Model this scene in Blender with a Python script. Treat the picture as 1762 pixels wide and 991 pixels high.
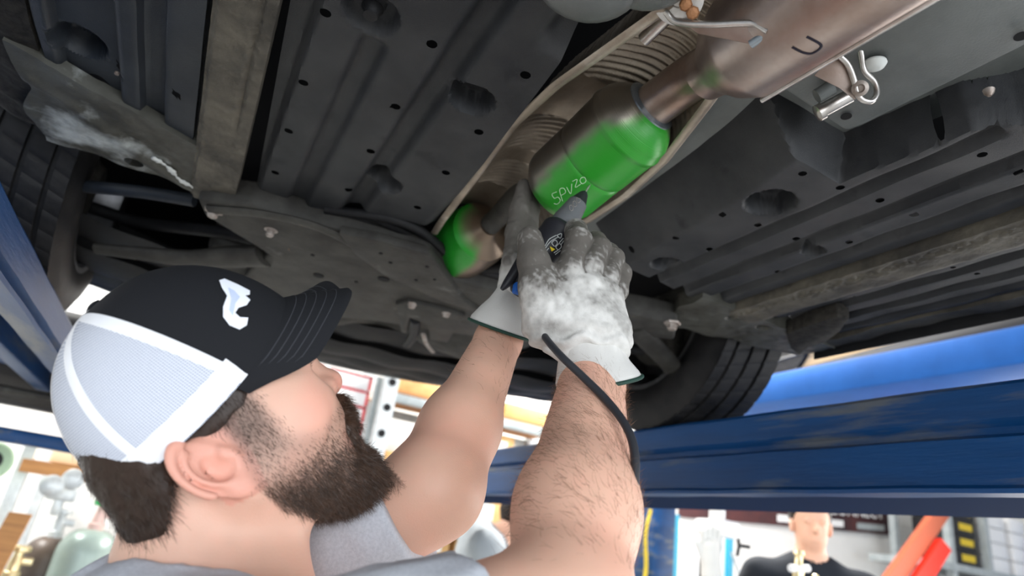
import bpy, bmesh, math, random
import numpy as np
from mathutils import Vector, Matrix
from mathutils.bvhtree import BVHTree
random.seed(7); RNG = np.random.default_rng(7)
for _o in list(bpy.data.objects): bpy.data.objects.remove(_o)
scene = bpy.context.scene; COL = scene.collection
# ---------------------------------------------------------------- camera
# all coordinates below are metres measured from the lens; EYE lifts them so the shop floor is z = 0
EYE = 1.45
F_PX, CX, CY = 1110., 881., 495.5
R = np.array([[0.87442821, -0.29053583, -0.38854116], [-0.46448846, -0.27009225, -0.84338642], [0.14009201, 0.91795376, -0.37112682]])
cam_d = bpy.data.cameras.new('camera'); cam = bpy.data.objects.new('camera', cam_d); COL.objects.link(cam)
cam.matrix_world = Matrix.Translation((0, 0, EYE)) @ Matrix(R.tolist()).to_4x4()
cam_d.sensor_width = 36; cam_d.lens = 36 * F_PX / 1762; cam_d.clip_start = .02; cam_d.clip_end = 200
cam_d.dof.use_dof = True; cam_d.dof.focus_distance = .70; cam_d.dof.aperture_fstop = 4.0
scene.camera = cam
# ---------------------------------------------------------------- world, lights, exposure
world = bpy.data.worlds.new('world'); scene.world = world; world.use_nodes = True
bg = world.node_tree.nodes['Background']; bg.inputs[0].default_value = (.80, .88, 1, 1); bg.inputs[1].default_value = 1.0
def area(name, loc, rot, sx, sy, power, col=(1, 1, 1)):
    l = bpy.data.lights.new(name, 'AREA'); l.shape = 'RECTANGLE'; l.size = sx; l.size_y = sy; l.energy = power; l.color = col
    o = bpy.data.objects.new(name, l); COL.objects.link(o); o.location = loc; o.rotation_euler = rot; return o
RAD = math.radians
area('daylight_door_rear', (1.0, -3.6, 1.7), (RAD(90), 0, 0), 7, 3.0, 170, (.93, .97, 1))
area('daylight_door_side', (6.2, .6, 1.5), (RAD(90), 0, RAD(90)), 5, 2.6, 130, (1, .97, .92))
for _x in (-2.2, 3.0):
    area('ceiling_tube', (_x, 3.6, 4.2), (0, 0, 0), .5, 2.4, 250, (1, .98, .95))
vs = scene.view_settings; vs.view_transform = 'Standard'; vs.look = 'None'; vs.gamma = 1; vs.use_curve_mapping = False; vs.exposure = .7
# ---------------------------------------------------------------- geometry helpers
def ray(px, py): return R @ np.array([px - CX, CY - py, -F_PX])
def pz(px, py, z): d = ray(px, py); return d * z / d[2]
def pxx(px, py, x): d = ray(px, py); return d * x / d[0]
def pyy(px, py, y): d = ray(px, py); return d * y / d[1]
def pd(px, py, d): return R @ (np.array([(px - CX) / F_PX, (CY - py) / F_PX, -1.]) * d)
def un(v): v = np.array(v, float); return v / np.linalg.norm(v)
ORI = {}
def empty(name, loc, label=None, cat=None, group=None):
    o = bpy.data.objects.new(name, None); COL.objects.link(o); o.empty_display_size = .05
    o.location = (loc[0], loc[1], loc[2] + EYE); ORI[o.name] = np.array(o.location, float)
    return tag(o, label, cat, group)
def tag(o, label=None, cat=None, group=None, kind=None):
    if label: o['label'] = label
    if cat: o['category'] = cat
    if group: o['group'] = group
    if kind: o['kind'] = kind
    return o
def mk(name, V, Fc, mat=None, parent=None, smooth=True, sharp=40, label=None, cat=None, group=None, kind=None, col=None, mats=None, midx=None):
    V = np.asarray(V, float) + np.array([0, 0, EYE])
    o_ = np.zeros(3)
    if parent is not None: o_ = ORI[parent.name]
    elif kind != 'structure': o_ = np.array([V[:, 0].mean(), V[:, 1].mean(), V[:, 2].min()])
    me = bpy.data.meshes.new(name); V = V - o_
    Fn = Fc if isinstance(Fc, list) else np.asarray(Fc).tolist()
    me.from_pydata(V.tolist(), [], Fn); me.update()
    if smooth:
        me.polygons.foreach_set('use_smooth', np.ones(len(me.polygons), bool))
        if sharp: me.set_sharp_from_angle(angle=RAD(sharp))
    o = bpy.data.objects.new(name, me); COL.objects.link(o)
    if mats:
        for m in mats: me.materials.append(m)
        if midx is not None: me.polygons.foreach_set('material_index', np.asarray(midx, np.int32))
    elif mat: me.materials.append(mat)
    if col is not None:
        a = me.color_attributes.new('Col', 'FLOAT_COLOR', 'POINT')
        c = np.ones((len(V), 4), np.float32); c[:, :3] = col; a.data.foreach_set('color', c.ravel())
    if parent is not None: o.parent = parent; ORI[o.name] = o_
    else: o.location = o_; ORI[o.name] = o_
    return tag(o, label, cat, group, kind)
class MB:
    def __init__(s): s.V = []; s.F = []; s.n = 0
    def add(s, V, F):
        V = np.asarray(V, float); s.V.append(V); s.F += [[i + s.n for i in f] for f in F]; s.n += len(V); return s
    def box(s, c, size, rot=None, bev=0.0):
        bm = bmesh.new(); bmesh.ops.create_cube(bm, size=1)
        for v in bm.verts: v.co = Vector((v.co.x * size[0], v.co.y * size[1], v.co.z * size[2]))
        if bev: bmesh.ops.bevel(bm, geom=bm.edges[:], offset=bev, segments=2, affect='EDGES', profile=.5)
        V = np.array([v.co[:] for v in bm.verts]); bm.verts.index_update(); F = [[v.index for v in f.verts] for f in bm.faces]; bm.free()
        if rot is not None: V = V @ np.array(rot).T
        return s.add(V + np.array(c), F)
    def tube(s, pts, rad, n=12, caps=True, flat=None):
        pts = np.asarray(pts, float); m = len(pts); rad = np.broadcast_to(np.asarray(rad, float), (m,)) if np.ndim(rad) <= 1 else rad
        T = np.gradient(pts, axis=0); T /= np.linalg.norm(T, axis=1)[:, None] + 1e-12
        up = np.array([0, 0, 1.]) if abs(T[0][2]) < .9 else np.array([1., 0, 0])
        A = np.cross(T[0], up); A /= np.linalg.norm(A); V = []
        for i in range(m):
            A = A - A.dot(T[i]) * T[i]; A /= np.linalg.norm(A); B = np.cross(T[i], A)
            a = np.arange(n) * 2 * math.pi / n
            V.append(pts[i] + rad[i] * (np.cos(a)[:, None] * A + np.sin(a)[:, None] * B * (flat or 1)))
        F = [[i * n + j, i * n + (j + 1) % n, (i + 1) * n + (j + 1) % n, (i + 1) * n + j] for i in range(m - 1) for j in range(n)]
        if caps: F += [list(range(n))[::-1], [(m - 1) * n + j for j in range(n)]]
        return s.add(np.vstack(V), F)
    def lathe(s, o, ax, prof, n=32, cap=True, wob=None):
        ax = un(ax); o = np.array(o, float); up = np.array([0, 0, 1.]) if abs(ax[2]) < .9 else np.array([1., 0, 0])
        A = un(np.cross(ax, up)); B = np.cross(ax, A); a = np.arange(n) * 2 * math.pi / n; V = []
        for (h, r) in prof: V.append(o + ax * h + r * (np.cos(a)[:, None] * A + np.sin(a)[:, None] * B))
        m = len(prof); F = [[i * n + j, i * n + (j + 1) % n, (i + 1) * n + (j + 1) % n, (i + 1) * n + j] for i in range(m - 1) for j in range(n)]
        if cap: F += [list(range(n))[::-1], [(m - 1) * n + j for j in range(n)]]
        return s.add(np.vstack(V), F)
    def prism(s, P, up, bev=0):
        """closed polygon P (world points) extruded along vector up"""
        bm = bmesh.new(); vs_ = [bm.verts.new(tuple(p)) for p in P]; f = bm.faces.new(vs_)
        r = bmesh.ops.extrude_face_region(bm, geom=[f])
        nv = [g for g in r['geom'] if isinstance(g, bmesh.types.BMVert)]
        bmesh.ops.translate(bm, verts=nv, vec=Vector(tuple(up)))
        if bev: bmesh.ops.bevel(bm, geom=bm.edges[:], offset=bev, segments=2, affect='EDGES', profile=.5)
        bmesh.ops.recalc_face_normals(bm, faces=bm.faces[:])
        bm.verts.index_update(); V = np.array([v.co[:] for v in bm.verts]); F = [[v.index for v in f.verts] for f in bm.faces]; bm.free()
        return s.add(V, F)
    def grid(s, V, nu, nv, flip=False):
        F = [[i * nv + j, (i + 1) * nv + j, (i + 1) * nv + j + 1, i * nv + j + 1] for i in range(nu - 1) for j in range(nv - 1)]
        if flip: F = [f[::-1] for f in F]
        return s.add(V, F)
    def build(s, name, mat, parent=None, **k): return mk(name, np.vstack(s.V), s.F, mat, parent, **k)
def spline(P, n):
    """Catmull-Rom through points"""
    P = np.asarray(P, float); Q = np.vstack([2 * P[0] - P[1], P, 2 * P[-1] - P[-2]]); out = []
    m = len(P) - 1
    for t in np.linspace(0, m - 1e-9, n):
        i = int(t); u = t - i; a, b, c, d = Q[i:i + 4]
        out.append(.5 * ((2 * b) + (-a + c) * u + (2 * a - 5 * b + 4 * c - d) * u * u + (-a + 3 * b - 3 * c + d) * u ** 3))
    return np.array(out)
def bvh_of(o):
    me = o.data; V = [tuple(np.array(v.co) + ORI[o.name] - np.array([0, 0, EYE])) for v in me.vertices]
    return BVHTree.FromPolygons(V, [tuple(p.vertices) for p in me.polygons])
def drape(bvh, px, py, off):
    d = un(ray(px, py)); h = bvh.ray_cast(Vector((0, 0, 0)), Vector(tuple(d)))
    if h[0] is None: return None
    n = np.array(h[1]); n = -n if n.dot(d) > 0 else n
    return np.array(h[0]) + n * off
def sstep(a, b, x): t = np.clip((x - a) / (b - a), 0, 1); return t * t * (3 - 2 * t)
# ---------------------------------------------------------------- signed distance shapes + surface nets
def sd_cap(p, a, b, ra, rb=None):
    rb = ra if rb is None else rb; a = np.array(a, float); ba = np.array(b, float) - a; pa = p - a
    h = np.clip(pa @ ba / ba.dot(ba), 0, 1); return np.sqrt(((pa - h[:, None] * ba) ** 2).sum(1)) - (ra + (rb - ra) * h)
def sd_ell(p, c, r, M=None):
    q = p - np.array(c, float)
    if M is not None: q = q @ np.array(M).T
    r = np.array(r, float); k0 = np.sqrt(((q / r) ** 2).sum(1)); k1 = np.sqrt(((q / (r * r)) ** 2).sum(1)) + 1e-9
    return k0 * (k0 - 1) / k1
def sd_box(p, c, b, rr=0, M=None):
    q = p - np.array(c, float)
    if M is not None: q = q @ np.array(M).T
    q = np.abs(q) - (np.array(b, float) - rr); return np.sqrt((np.maximum(q, 0) ** 2).sum(1)) + np.minimum(q.max(1), 0) - rr
def smin(a, b, k): h = np.maximum(k - np.abs(a - b), 0) / k; return np.minimum(a, b) - h * h * k * .25
def smax(a, b, k): return -smin(-a, -b, k)
def surfnet(fn, lo, hi, h, proj=2, B=8):
    lo = np.array(lo, float); nb = np.ceil((np.array(hi, float) - lo) / (h * B)).astype(int); N = nb * B + 1
    cc = np.stack(np.meshgrid(*[np.arange(k) for k in nb], indexing='ij'), -1).reshape(-1, 3)
    cd = fn(lo + (cc + .5) * B * h); G = np.empty(N, np.float32)
    Gs = np.where(cd < 0, -1, 1).reshape(nb).astype(np.float32)
    G[:-1, :-1, :-1] = np.repeat(np.repeat(np.repeat(Gs, B, 0), B, 1), B, 2); G[-1] = 1; G[:, -1] = 1; G[:, :, -1] = 1
    act = cc[np.abs(cd) < B * h * .87 * 1.35 + h]
    loc = np.stack(np.meshgrid(*[np.arange(B + 1)] * 3, indexing='ij'), -1).reshape(-1, 3)
    for i in range(0, len(act), 400):
        idx = (act[i:i + 400, None] * B + loc[None]).reshape(-1, 3)
        G[idx[:, 0], idx[:, 1], idx[:, 2]] = fn(lo + idx * h)
    S = G < 0
    c = sum(S[i:N[0] - 1 + i, j:N[1] - 1 + j, k:N[2] - 1 + k].astype(np.int8) for i in (0, 1) for j in (0, 1) for k in (0, 1))
    cells = np.argwhere((c > 0) & (c < 8)); vid = np.full(np.array(N) - 1, -1, np.int64); vid[tuple(cells.T)] = np.arange(len(cells))
    acc = np.zeros((len(cells), 3)); cnt = np.zeros(len(cells))
    cor = [(i, j, k) for i in (0, 1) for j in (0, 1) for k in (0, 1)]
    val = {q: G[cells[:, 0] + q[0], cells[:, 1] + q[1], cells[:, 2] + q[2]] for q in cor}
    for a in cor:
        for ax in range(3):
            if a[ax]: continue
            b = list(a); b[ax] = 1; b = tuple(b); fa, fb = val[a], val[b]; m = (fa < 0) != (fb < 0)
            t = np.where(m, fa / np.where(m, fa - fb, 1), 0); P = np.array(a) + t[:, None] * (np.array(b) - np.array(a))
            acc[m] += P[m]; cnt[m] += 1
    V = lo + (cells + acc / cnt[:, None]) * h; F = []
    for ax in range(3):
        o1, o2 = (ax + 1) % 3, (ax + 2) % 3
        sl0 = [slice(None)] * 3; sl1 = [slice(None)] * 3; sl0[ax] = slice(0, -1); sl1[ax] = slice(1, None)
        A = S[tuple(sl0)]; Bq = S[tuple(sl1)]; e = np.argwhere(A != Bq)
        e = e[(e[:, o1] > 0) & (e[:, o2] > 0) & (e[:, o1] < N[o1] - 1) & (e[:, o2] < N[o2] - 1)]
        q = []
        for d1, d2 in ((0, 0), (1, 0), (1, 1), (0, 1)):
            c_ = e.copy(); c_[:, o1] -= d1; c_[:, o2] -= d2; q.append(vid[tuple(c_.T)])
        q = np.stack(q, 1); fl = ~A[tuple(e.T)]; q[fl] = q[fl][:, ::-1]; F.append(q)
    F = np.vstack(F); F = F[(F >= 0).all(1)]
    for _ in range(proj):
        e = h * .5; f0 = fn(V); g = np.stack([fn(V + np.eye(3)[k] * e) - fn(V - np.eye(3)[k] * e) for k in range(3)], 1) / (2 * e)
        st = (f0 / ((g ** 2).sum(1) + 1e-6)); V = V - g * np.clip(st, -h * .6, h * .6)[:, None]
    return V, F
def vnoise(p, s, seed=0):
    """smooth value noise"""
    q = p / s + 100.0; i = np.floor(q).astype(np.int64); f = q - i; f = f * f * (3 - 2 * f); out = 0
    for dx in (0, 1):
        for dy in (0, 1):
            for dz in (0, 1):
                hsh = ((i[:, 0] + dx) * 73856093) ^ ((i[:, 1] + dy) * 19349663) ^ ((i[:, 2] + dz) * 83492791) ^ (seed * 2654435)
                r = ((hsh * 1103515245 + 12345) & 0x7fffffff) / 0x7fffffff
                w = (f[:, 0] if dx else 1 - f[:, 0]) * (f[:, 1] if dy else 1 - f[:, 1]) * (f[:, 2] if dz else 1 - f[:, 2]); out = out + r * w
    return out * 2 - 1
# ---------------------------------------------------------------- materials
def mat(name, c, rough=.5, metal=0, c2=None, nscale=30, bump=0, bscale=None, c3=None, n3=8, t3=.6, stretch=None, spec=.3, coat=0, sss=0, sscol=None, ramp=(.35, .65), attr=False, emit=None, estr=1, alpha=None, trans=0, r2=None):
    m = bpy.data.materials.new(name); m.use_nodes = True; nt = m.node_tree; b = nt.nodes['Principled BSDF']; L = nt.links.new
    b.inputs['Base Color'].default_value = (*c, 1); b.inputs['Roughness'].default_value = rough; b.inputs['Metallic'].default_value = metal
    b.inputs['Specular IOR Level'].default_value = spec; b.inputs['Coat Weight'].default_value = coat
    if trans: b.inputs['Transmission Weight'].default_value = trans
    if emit: b.inputs['Emission Color'].default_value = (*emit, 1); b.inputs['Emission Strength'].default_value = estr
    if sss:
        b.inputs['Subsurface Weight'].default_value = sss; b.inputs['Subsurface Radius'].default_value = sscol or (1, .3, .15); b.inputs['Subsurface Scale'].default_value = .006
    tc = nt.nodes.new('ShaderNodeNewGeometry'); vec = tc.outputs['Position']
    if stretch:
        mp = nt.nodes.new('ShaderNodeMapping'); mp.inputs['Scale'].default_value = stretch; L(vec, mp.inputs['Vector']); vec = mp.outputs[0]
    def noise(s, d=5):
        n = nt.nodes.new('ShaderNodeTexNoise'); n.inputs['Scale'].default_value = s; n.inputs['Detail'].default_value = d; n.inputs['Roughness'].default_value = .62; L(vec, n.inputs['Vector']); return n.outputs['Fac']
    src = None
    if attr:
        a = nt.nodes.new('ShaderNodeVertexColor'); a.layer_name = 'Col'; src = a.outputs['Color']
    def mix(fac, A, Bc, mode='MIX'):
        x = nt.nodes.new('ShaderNodeMix'); x.data_type = 'RGBA'; x.blend_type = mode
        if isinstance(fac, float): x.inputs[0].default_value = fac
        else: L(fac, x.inputs[0])
        for s_, v in ((6, A), (7, Bc)):
            if isinstance(v, tuple): x.inputs[s_].default_value = (*v, 1)
            else: L(v, x.inputs[s_])
        return x.outputs[2]
    def rampn(f, lo_, hi_):
        r = nt.nodes.new('ShaderNodeMapRange'); r.inputs[1].default_value = lo_; r.inputs[2].default_value = hi_; L(f, r.inputs[0]); return r.outputs[0]
    base = src if src is not None else c
    if c2 is not None:
        f = rampn(noise(nscale), *ramp); base = mix(f, base, c2)
        if r2 is not None:
            rr = nt.nodes.new('ShaderNodeMapRange'); rr.inputs[3].default_value = rough; rr.inputs[4].default_value = r2; L(f, rr.inputs[0]); L(rr.outputs[0], b.inputs['Roughness'])
    if c3 is not None: base = mix(rampn(noise(n3, 8), t3, t3 + .12), base, c3)
    if not isinstance(base, tuple): L(base, b.inputs['Base Color'])
    if bump:
        bn = nt.nodes.new('ShaderNodeBump'); bn.inputs['Strength'].default_value = 1; bn.inputs['Distance'].default_value = bump
        L(noise(bscale or nscale), bn.inputs['Height']); L(bn.outputs[0], b.inputs['Normal'])
    return m
M = {}
M['dark_plastic'] = mat('dark_plastic', (.020, .0215, .0245), .42, c2=(.042, .043, .045), nscale=9, bump=.0006, bscale=900, c3=(.012, .013, .016), n3=16, t3=.6, spec=.28)
M['dark_plastic_smooth'] = mat('dark_plastic_smooth', (.02, .021, .025), .45, c2=(.045, .047, .055), nscale=14, bump=.0003, bscale=700)
M['panel_blue'] = mat('panel_blue', (.016, .020, .028), .38, c2=(.034, .040, .048), nscale=10, bump=.0004, bscale=700, c3=(.014, .016, .02), n3=20, t3=.62)
M['rail_dirt'] = mat('rail_dirt', (.14, .125, .098), .65, c2=(.055, .05, .042), nscale=11, bump=.002, bscale=90, c3=(.05, .046, .042), n3=7, t3=.55)
M['body_grey'] = mat('body_grey', (.10, .10, .088), .5, c2=(.045, .042, .033), nscale=9, bump=.001, bscale=120, c3=(.50, .53, .52), n3=5.5, t3=.58)
M['pan_grey'] = mat('pan_grey', (.085, .093, .09), .42, c2=(.16, .172, .168), nscale=5, bump=.0003, bscale=400)
M['cast_grey'] = mat('cast_grey', (.052, .050, .044), .6, c2=(.022, .020, .018), nscale=14, bump=.001, bscale=160, c3=(.13, .13, .12), n3=9, t3=.64)
M['under_dark'] = mat('under_dark', (.014, .014, .015), .6, c2=(.006, .006, .007), nscale=12, bump=.001, bscale=80)
M['mud_dark'] = mat('mud_dark', (.014, .0125, .011), .85, c2=(.040, .036, .03), nscale=70, bump=.003, bscale=60)
M['shield'] = mat('shield', (.42, .36, .29), .42, .75, c2=(.25, .21, .17), nscale=12, bump=.0006, bscale=150, c3=(.55, .50, .43), n3=9, t3=.6)
M['steel_cat'] = mat('steel_cat', (.33, .29, .25), .3, .9, c2=(.52, .47, .42), nscale=25, stretch=(1, 6, 1), bump=.0002, bscale=300)
M['steel_rust'] = mat('steel_rust', (.40, .34, .31), .33, .85, c2=(.26, .18, .145), nscale=9, c3=(.30, .15, .08), n3=14, t3=.66, bump=.0002, bscale=200)
M['steel_blue'] = mat('steel_blue', (.33, .38, .42), .35, .85, c2=(.2, .24, .28), nscale=30)
M['steel_bright'] = mat('steel_bright', (.66, .64, .62), .28, .95, c2=(.4, .37, .34), nscale=30)
M['black_mark'] = mat('black_mark', (.01, .008, .02), .5)
M['rubber'] = mat('rubber', (.009, .009, .010), .5, c2=(.022, .021, .021), nscale=18, bump=.0006, bscale=200, c3=(.045, .055, .065), n3=10, t3=.66, spec=.2)
M['blue_lift'] = mat('blue_lift', (.004, .060, .20), .42, c2=(.003, .035, .12), nscale=6, bump=.0006, bscale=60, c3=(.10, .115, .14), n3=9, t3=.55, stretch=(1, .22, 2.2), spec=.3)
M['blue_clean'] = mat('blue_clean', (.003, .018, .065), .9, spec=.05)
M['blue_bright'] = mat('blue_bright', (.015, .13, .48), .5, c2=(.01, .10, .38), nscale=3, spec=.15)
M['bolt'] = mat('bolt', (.42, .38, .35), .5, .5, c2=(.25, .2, .17), nscale=60)
M['dark_hole'] = mat('dark_hole', (.006, .006, .007), .8)
M['white_clip'] = mat('white_clip', (.6, .62, .6), .5)
# ================================================================ the car overhead
def smin1(a, b): return a if a < b else b
LIFT_TOP = .32
car = empty('car', (.36, .9, LIFT_TOP), 'car raised overhead on the blue lift, dark ribbed underbody seen from below', 'car')
def panel(name, xl, xr, y0, y1, zf, holes, m, h=.004, zb=.5, skirt=.012, label=None, yl=None, parent=car, ys0=None, keepf=None):
    """sheet between x = xl(y)..xr(y); zf gives relief (up positive); holes [(x, y, r)] are cut through"""
    ny = int((y1 - y0) / h) + 1; ys = np.linspace(y0, y1, ny); wmax = max(xr(y) - xl(y) for y in ys); nx = int(wmax / h) + 1
    U, Yg = np.meshgrid(np.linspace(0, 1, nx), ys, indexing='ij')
    XL = np.vectorize(xl)(Yg); XR = np.vectorize(xr)(Yg); X = XL + U * (XR - XL)
    Yv = Yg.copy()
    if yl is not None: Yv = Yg + yl(X) * ((Yg - y0) / (y1 - y0))
    if ys0 is not None: Yv = Yv + ys0(X) * ((y1 - Yg) / (y1 - y0))
    P = np.stack([X.ravel(), Yv.ravel()], 1); kill = np.zeros(len(P), bool)
    for hx, hy, r in holes:
        d = P - np.array([hx, hy]); D = np.sqrt((d ** 2).sum(1)); near = (D > r - .62 * h) & (D < r + .75 * h)
        P[near] = np.array([hx, hy]) + d[near] / D[near][:, None] * r; kill |= (D <= r - .62 * h)
    Z = zb + zf(P[:, 0], P[:, 1])
    V = np.column_stack([P, Z]); kg = kill.reshape(nx, ny)
    F = []
    idx = np.arange(nx * ny).reshape(nx, ny)
    a, b_, c, d = idx[:-1, :-1].ravel(), idx[1:, :-1].ravel(), idx[1:, 1:].ravel(), idx[:-1, 1:].ravel()
    Fq = np.stack([a, d, c, b_], 1); keep = ~(kill[Fq].any(1))
    for hx, hy, r in holes:
        ctr = P[Fq].mean(1); keep &= ~((((ctr - np.array([hx, hy])) ** 2).sum(1)) < (r * .93) ** 2)
    if keepf is not None: c_ = P[Fq].mean(1); keep &= keepf(c_[:, 0], c_[:, 1])
    Fq = Fq[keep].tolist()
    rim = np.concatenate([idx[:, 0], idx[-1, 1:], idx[::-1, -1][1:], idx[0, ::-1][1:]]); n0 = len(V)
    Vr = V[rim].copy(); Vr[:, 2] += skirt; V = np.vstack([V, Vr])
    for k in range(len(rim) - 1): Fq.append([int(rim[k]), int(rim[k + 1]), n0 + k + 1, n0 + k])
    return mk(name, V, Fq, m, parent, label=label, sharp=45)
def hp(L_, r, z=.5): return [(*pz(x, y, z)[:2], r) for x, y in L_]
def groove(x, c, w, d, e=.006): return d * (sstep(c - w / 2 - e, c - w / 2 + e, x) - sstep(c + w / 2 - e, c + w / 2 + e, x))
def bowl(x, y, c, r, d): q = np.sqrt((x - c[0]) ** 2 + (y - c[1]) ** 2); return d * (1 - sstep(r * .78, r * 1.08, q))
# --- middle-left floor panel
def wave(x, y, s=1): return .0007 * np.sin(x * 61 * s + 3 * np.sin(y * 17)) + .0006 * np.sin(y * 43 + x * 20)
b1, b2, b3 = pz(812, 172, .5), pz(661, 317, .5), pz(638, 24, .5)
def z_mid(x, y):
    z = wave(x, y) + groove(x, .155, .030, .018, .008)
    z = z + groove(x, .066, .028, .012) * sstep(.60, .62, y)
    z = z + bowl(x, y, b1, .028, .032) + bowl(x, y, b2, .027, .030) + bowl(x, y, b3, .030, .018) - bowl(x, y, b3, .012, .010)
    z = z + .016 * (1 - sstep(-.008, .004, x)) + .035 * sstep(.205, .235, x) * (1 - sstep(.47, .51, y)) + .02 * sstep(.27, .30, x)
    return z
holes_mid = hp([(560, 22), (743, 77), (904, 130), (522, 143), (681, 184), (824, 227), (497, 225), (638, 260), (767, 297), (474, 296), (600, 327), (718, 358), (610, -55), (830, -20)], .0064)
panel('underbody_panel', lambda y: -.028 + .032 * (y - .6) / .54, lambda y: .25 if y < .5 else .25 + (y - .5) * .085, .26, 1.0, z_mid, holes_mid, M['dark_plastic'], .004,
      yl=lambda x: .10 * (1 - sstep(.02, .26, x)), label='wide dark floor panel with round dimples and a long groove left of the tunnel')
# bolt in the upper dimple
mb = MB(); c = pz(638, 24, .5); mb.lathe((c[0], c[1], .497), (0, 0, 1), [(-.001, .004), (0, .0078), (.006, .0082), (.011, .012), (.012, .012)], 20); mb.build('panel_bolt', M['under_dark'], car)
# --- far-left panel with stepped channels
def z_left(x, y):
    z = wave(x, y)
    for xe, d in ((-.275, .014), (-.205, -.014), (-.178, .014), (-.150, -.014)): z = z + d * sstep(xe - .003, xe + .003, x)
    q = pz(130, 85, .5); z = z + bowl(x, y, q, .030, .03)
    z = z + .02 * (1 - sstep(-.305, -.292, x)); return z
panel('side_floor_panel', lambda y: -.30, lambda y: -.108, .45, .93, z_left, hp([(113, 126), (201, 131), (303, 162), (180, -30)], .0058), M['panel_blue'], .004,
      yl=lambda x: .10 * sstep(-.27, -.12, x) - .02 * np.sin(x * 75), label='blue-black stepped floor panel at the upper left')
q = pz(199, 131, .5); MB().lathe((q[0], q[1], .503), (0, 0, 1), [(0, .003), (.003, .0032), (.004, .002)], 12).build('panel_clip', M['bolt'], car)
# --- long box rail between them
def z_rail(x, y):
    z = .0012 * np.sin(y * 40 + 9 * x) + .0016 * vnoise(np.stack([x, y, y * 0], 1), .016, 3) + .0009 * vnoise(np.stack([x * 3, y, y * 0], 1), .006, 5)
    z = z + .004 * np.exp(-((x + .052) / .003) ** 2) * sstep(1.0, .8, y) + .006 * np.exp(-(((x + .065) ** 2 + (y - .58) ** 2) / .012 ** 2))
    return z + .006 * (1 - sstep(-.099, -.094, x)) - .003 * (sstep(1.01, 1.02, y))
panel('frame_rail', lambda y: -.101, lambda y: -.038 + .012 * (y - .5), .42, 1.16, z_rail, [], M['rail_dirt'], .003, zb=.486, skirt=.03, label='dirty grey box rail running along the left side')
# --- sill area behind the left panel
def z_sill(x, y): return .0035 * vnoise(np.stack([x, y, y * 0], 1), .05, 9) + .0012 * vnoise(np.stack([x, y, y * 0], 1), .012, 4) - .006 * np.exp(-((y - 1.15 - .9 * (x + .1)) / .02) ** 2)
qh = pz(231, 278, .493)
panel('floor_crossmember', lambda y: -.325 + .03 * math.sin(y * 40) * .3, lambda y: -.098, .90, 1.145, z_sill, [(qh[0], qh[1], .0145)], M['body_grey'], .004, zb=.493, skirt=.02,
      ys0=lambda x: .01 + .42 * (x + .29), label='scuffed pale grey body member with one oval hole ahead of the left wheel')
# torn white underseal edge
pts = np.array([pz(*p, .488) for p in [(262, 271), (278, 280), (292, 290), (300, 300), (312, 311), (328, 320), (346, 332)]])
MB().tube(spline(pts, 40), .0045 + .0022 * np.sin(np.arange(40) * .5) + .0012 * np.sin(np.arange(40) * 1.7), 8, flat=.4).build('torn_sealant', M['white_clip'], car, label='torn whitish sealant edge')
# wheel arch liner far left
def z_lin(x, y): return .004 + .05 * sstep(-.33, -.5, x) + .004 * vnoise(np.stack([x, y, y * 0], 1), .03, 2)
panel('arch_liner', lambda y: -.62, lambda y: -.30, .40, 1.12, z_lin, [], M['mud_dark'], .006, zb=.497, label='speckled dark arch liner')
# --- right-hand floor panel: sloping tunnel wall, bevel, grooved flat with dimples
def xb_far(y): return np.interp(y, [.455, .475, .60, .90], [.580, .583, .604, .625])
def xb_near(y): return np.interp(y, [.2, .284, .322, .45, .9], [.735, .704, .678, .664, .664])
def x_top(y): return float(xb_near(y) - .012 if y < .462 else xb_far(y) - .075)
d1, d2, d3 = pz(1326, 350, .5), pz(1147, 455, .5), pz(1400, 432, .5)
def z_right(x, y):
    A_ = np.clip((x - xb_near(y) + .012) / .012, 0, 1); B_ = np.minimum(np.clip((x - xb_far(y) + .075) / .075, 0, 1), np.clip((y - .455) / .022, 0, 1))
    s = np.maximum(A_, B_); z = .07 * (1 - s) ** 1.15 + wave(x, y)
    z = z + groove(x, .700 + 0 * y, .018, .016) * sstep(.3, .31, y) + groove(x, .768, .026, .017, .004) + groove(x, .836, .020, .015, .004)
    z = z + bowl(x, y, d1, .034, .032) + bowl(x, y, d2, .027, .026) + bowl(x, y, d3, .017, .018)
    z = z + bowl(x, y, pz(1715, 165, .5), .022, .03)
    return z + .02 * sstep(.872, .886, x)
hr = [(1381, 300), (1446, 323), (1618, 241), (1690, 265), (1243, 370), (1304, 388), (1753, 297), (1514, 344), (1574, 370), (1370, 410), (1461, 416), (1163, 410), (1221, 429), (1284, 449), (1086, 440), (1200, 488), (1252, 503), (1339, 467), (1130, 478)]
panel('underbody_panel', lambda y: .505, lambda y: .872 if y > .3 else .80 + .24 * (y - 0.0), .22, .885, z_right, hp(hr, .0056), M['dark_plastic'], .004,
      yl=lambda x: .02 * sstep(.6, .85, x), skirt=0, keepf=lambda x, y: x > np.where(y < .457, xb_near(y) - .013, xb_far(y) - .076), label='dark floor panel right of the tunnel with sloping wall and punched holes')
q = pz(1702, 160, .53); MB().lathe(q, (0, 0, 1), [(-.004, .002), (0, .005), (.004, .006)], 12).build('panel_clip', M['bolt'], car)
def z_rail2(x, y):
    z = .0012 * vnoise(np.stack([x, y, y * 0], 1), .02, 3); m_ = np.exp(-((x - .905) / .012) ** 2)
    return z + m_ * .0035 * vnoise(np.stack([x * 2, y, y * 0], 1), .006, 8) + .004 * sstep(.95, .965, x)
panel('frame_rail', lambda y: .885, lambda y: .962, .25, .90, z_rail2, [], M['rail_dirt'], .003, zb=.488, skirt=.025, label='rough tan-grey box rail on the right side')
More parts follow.
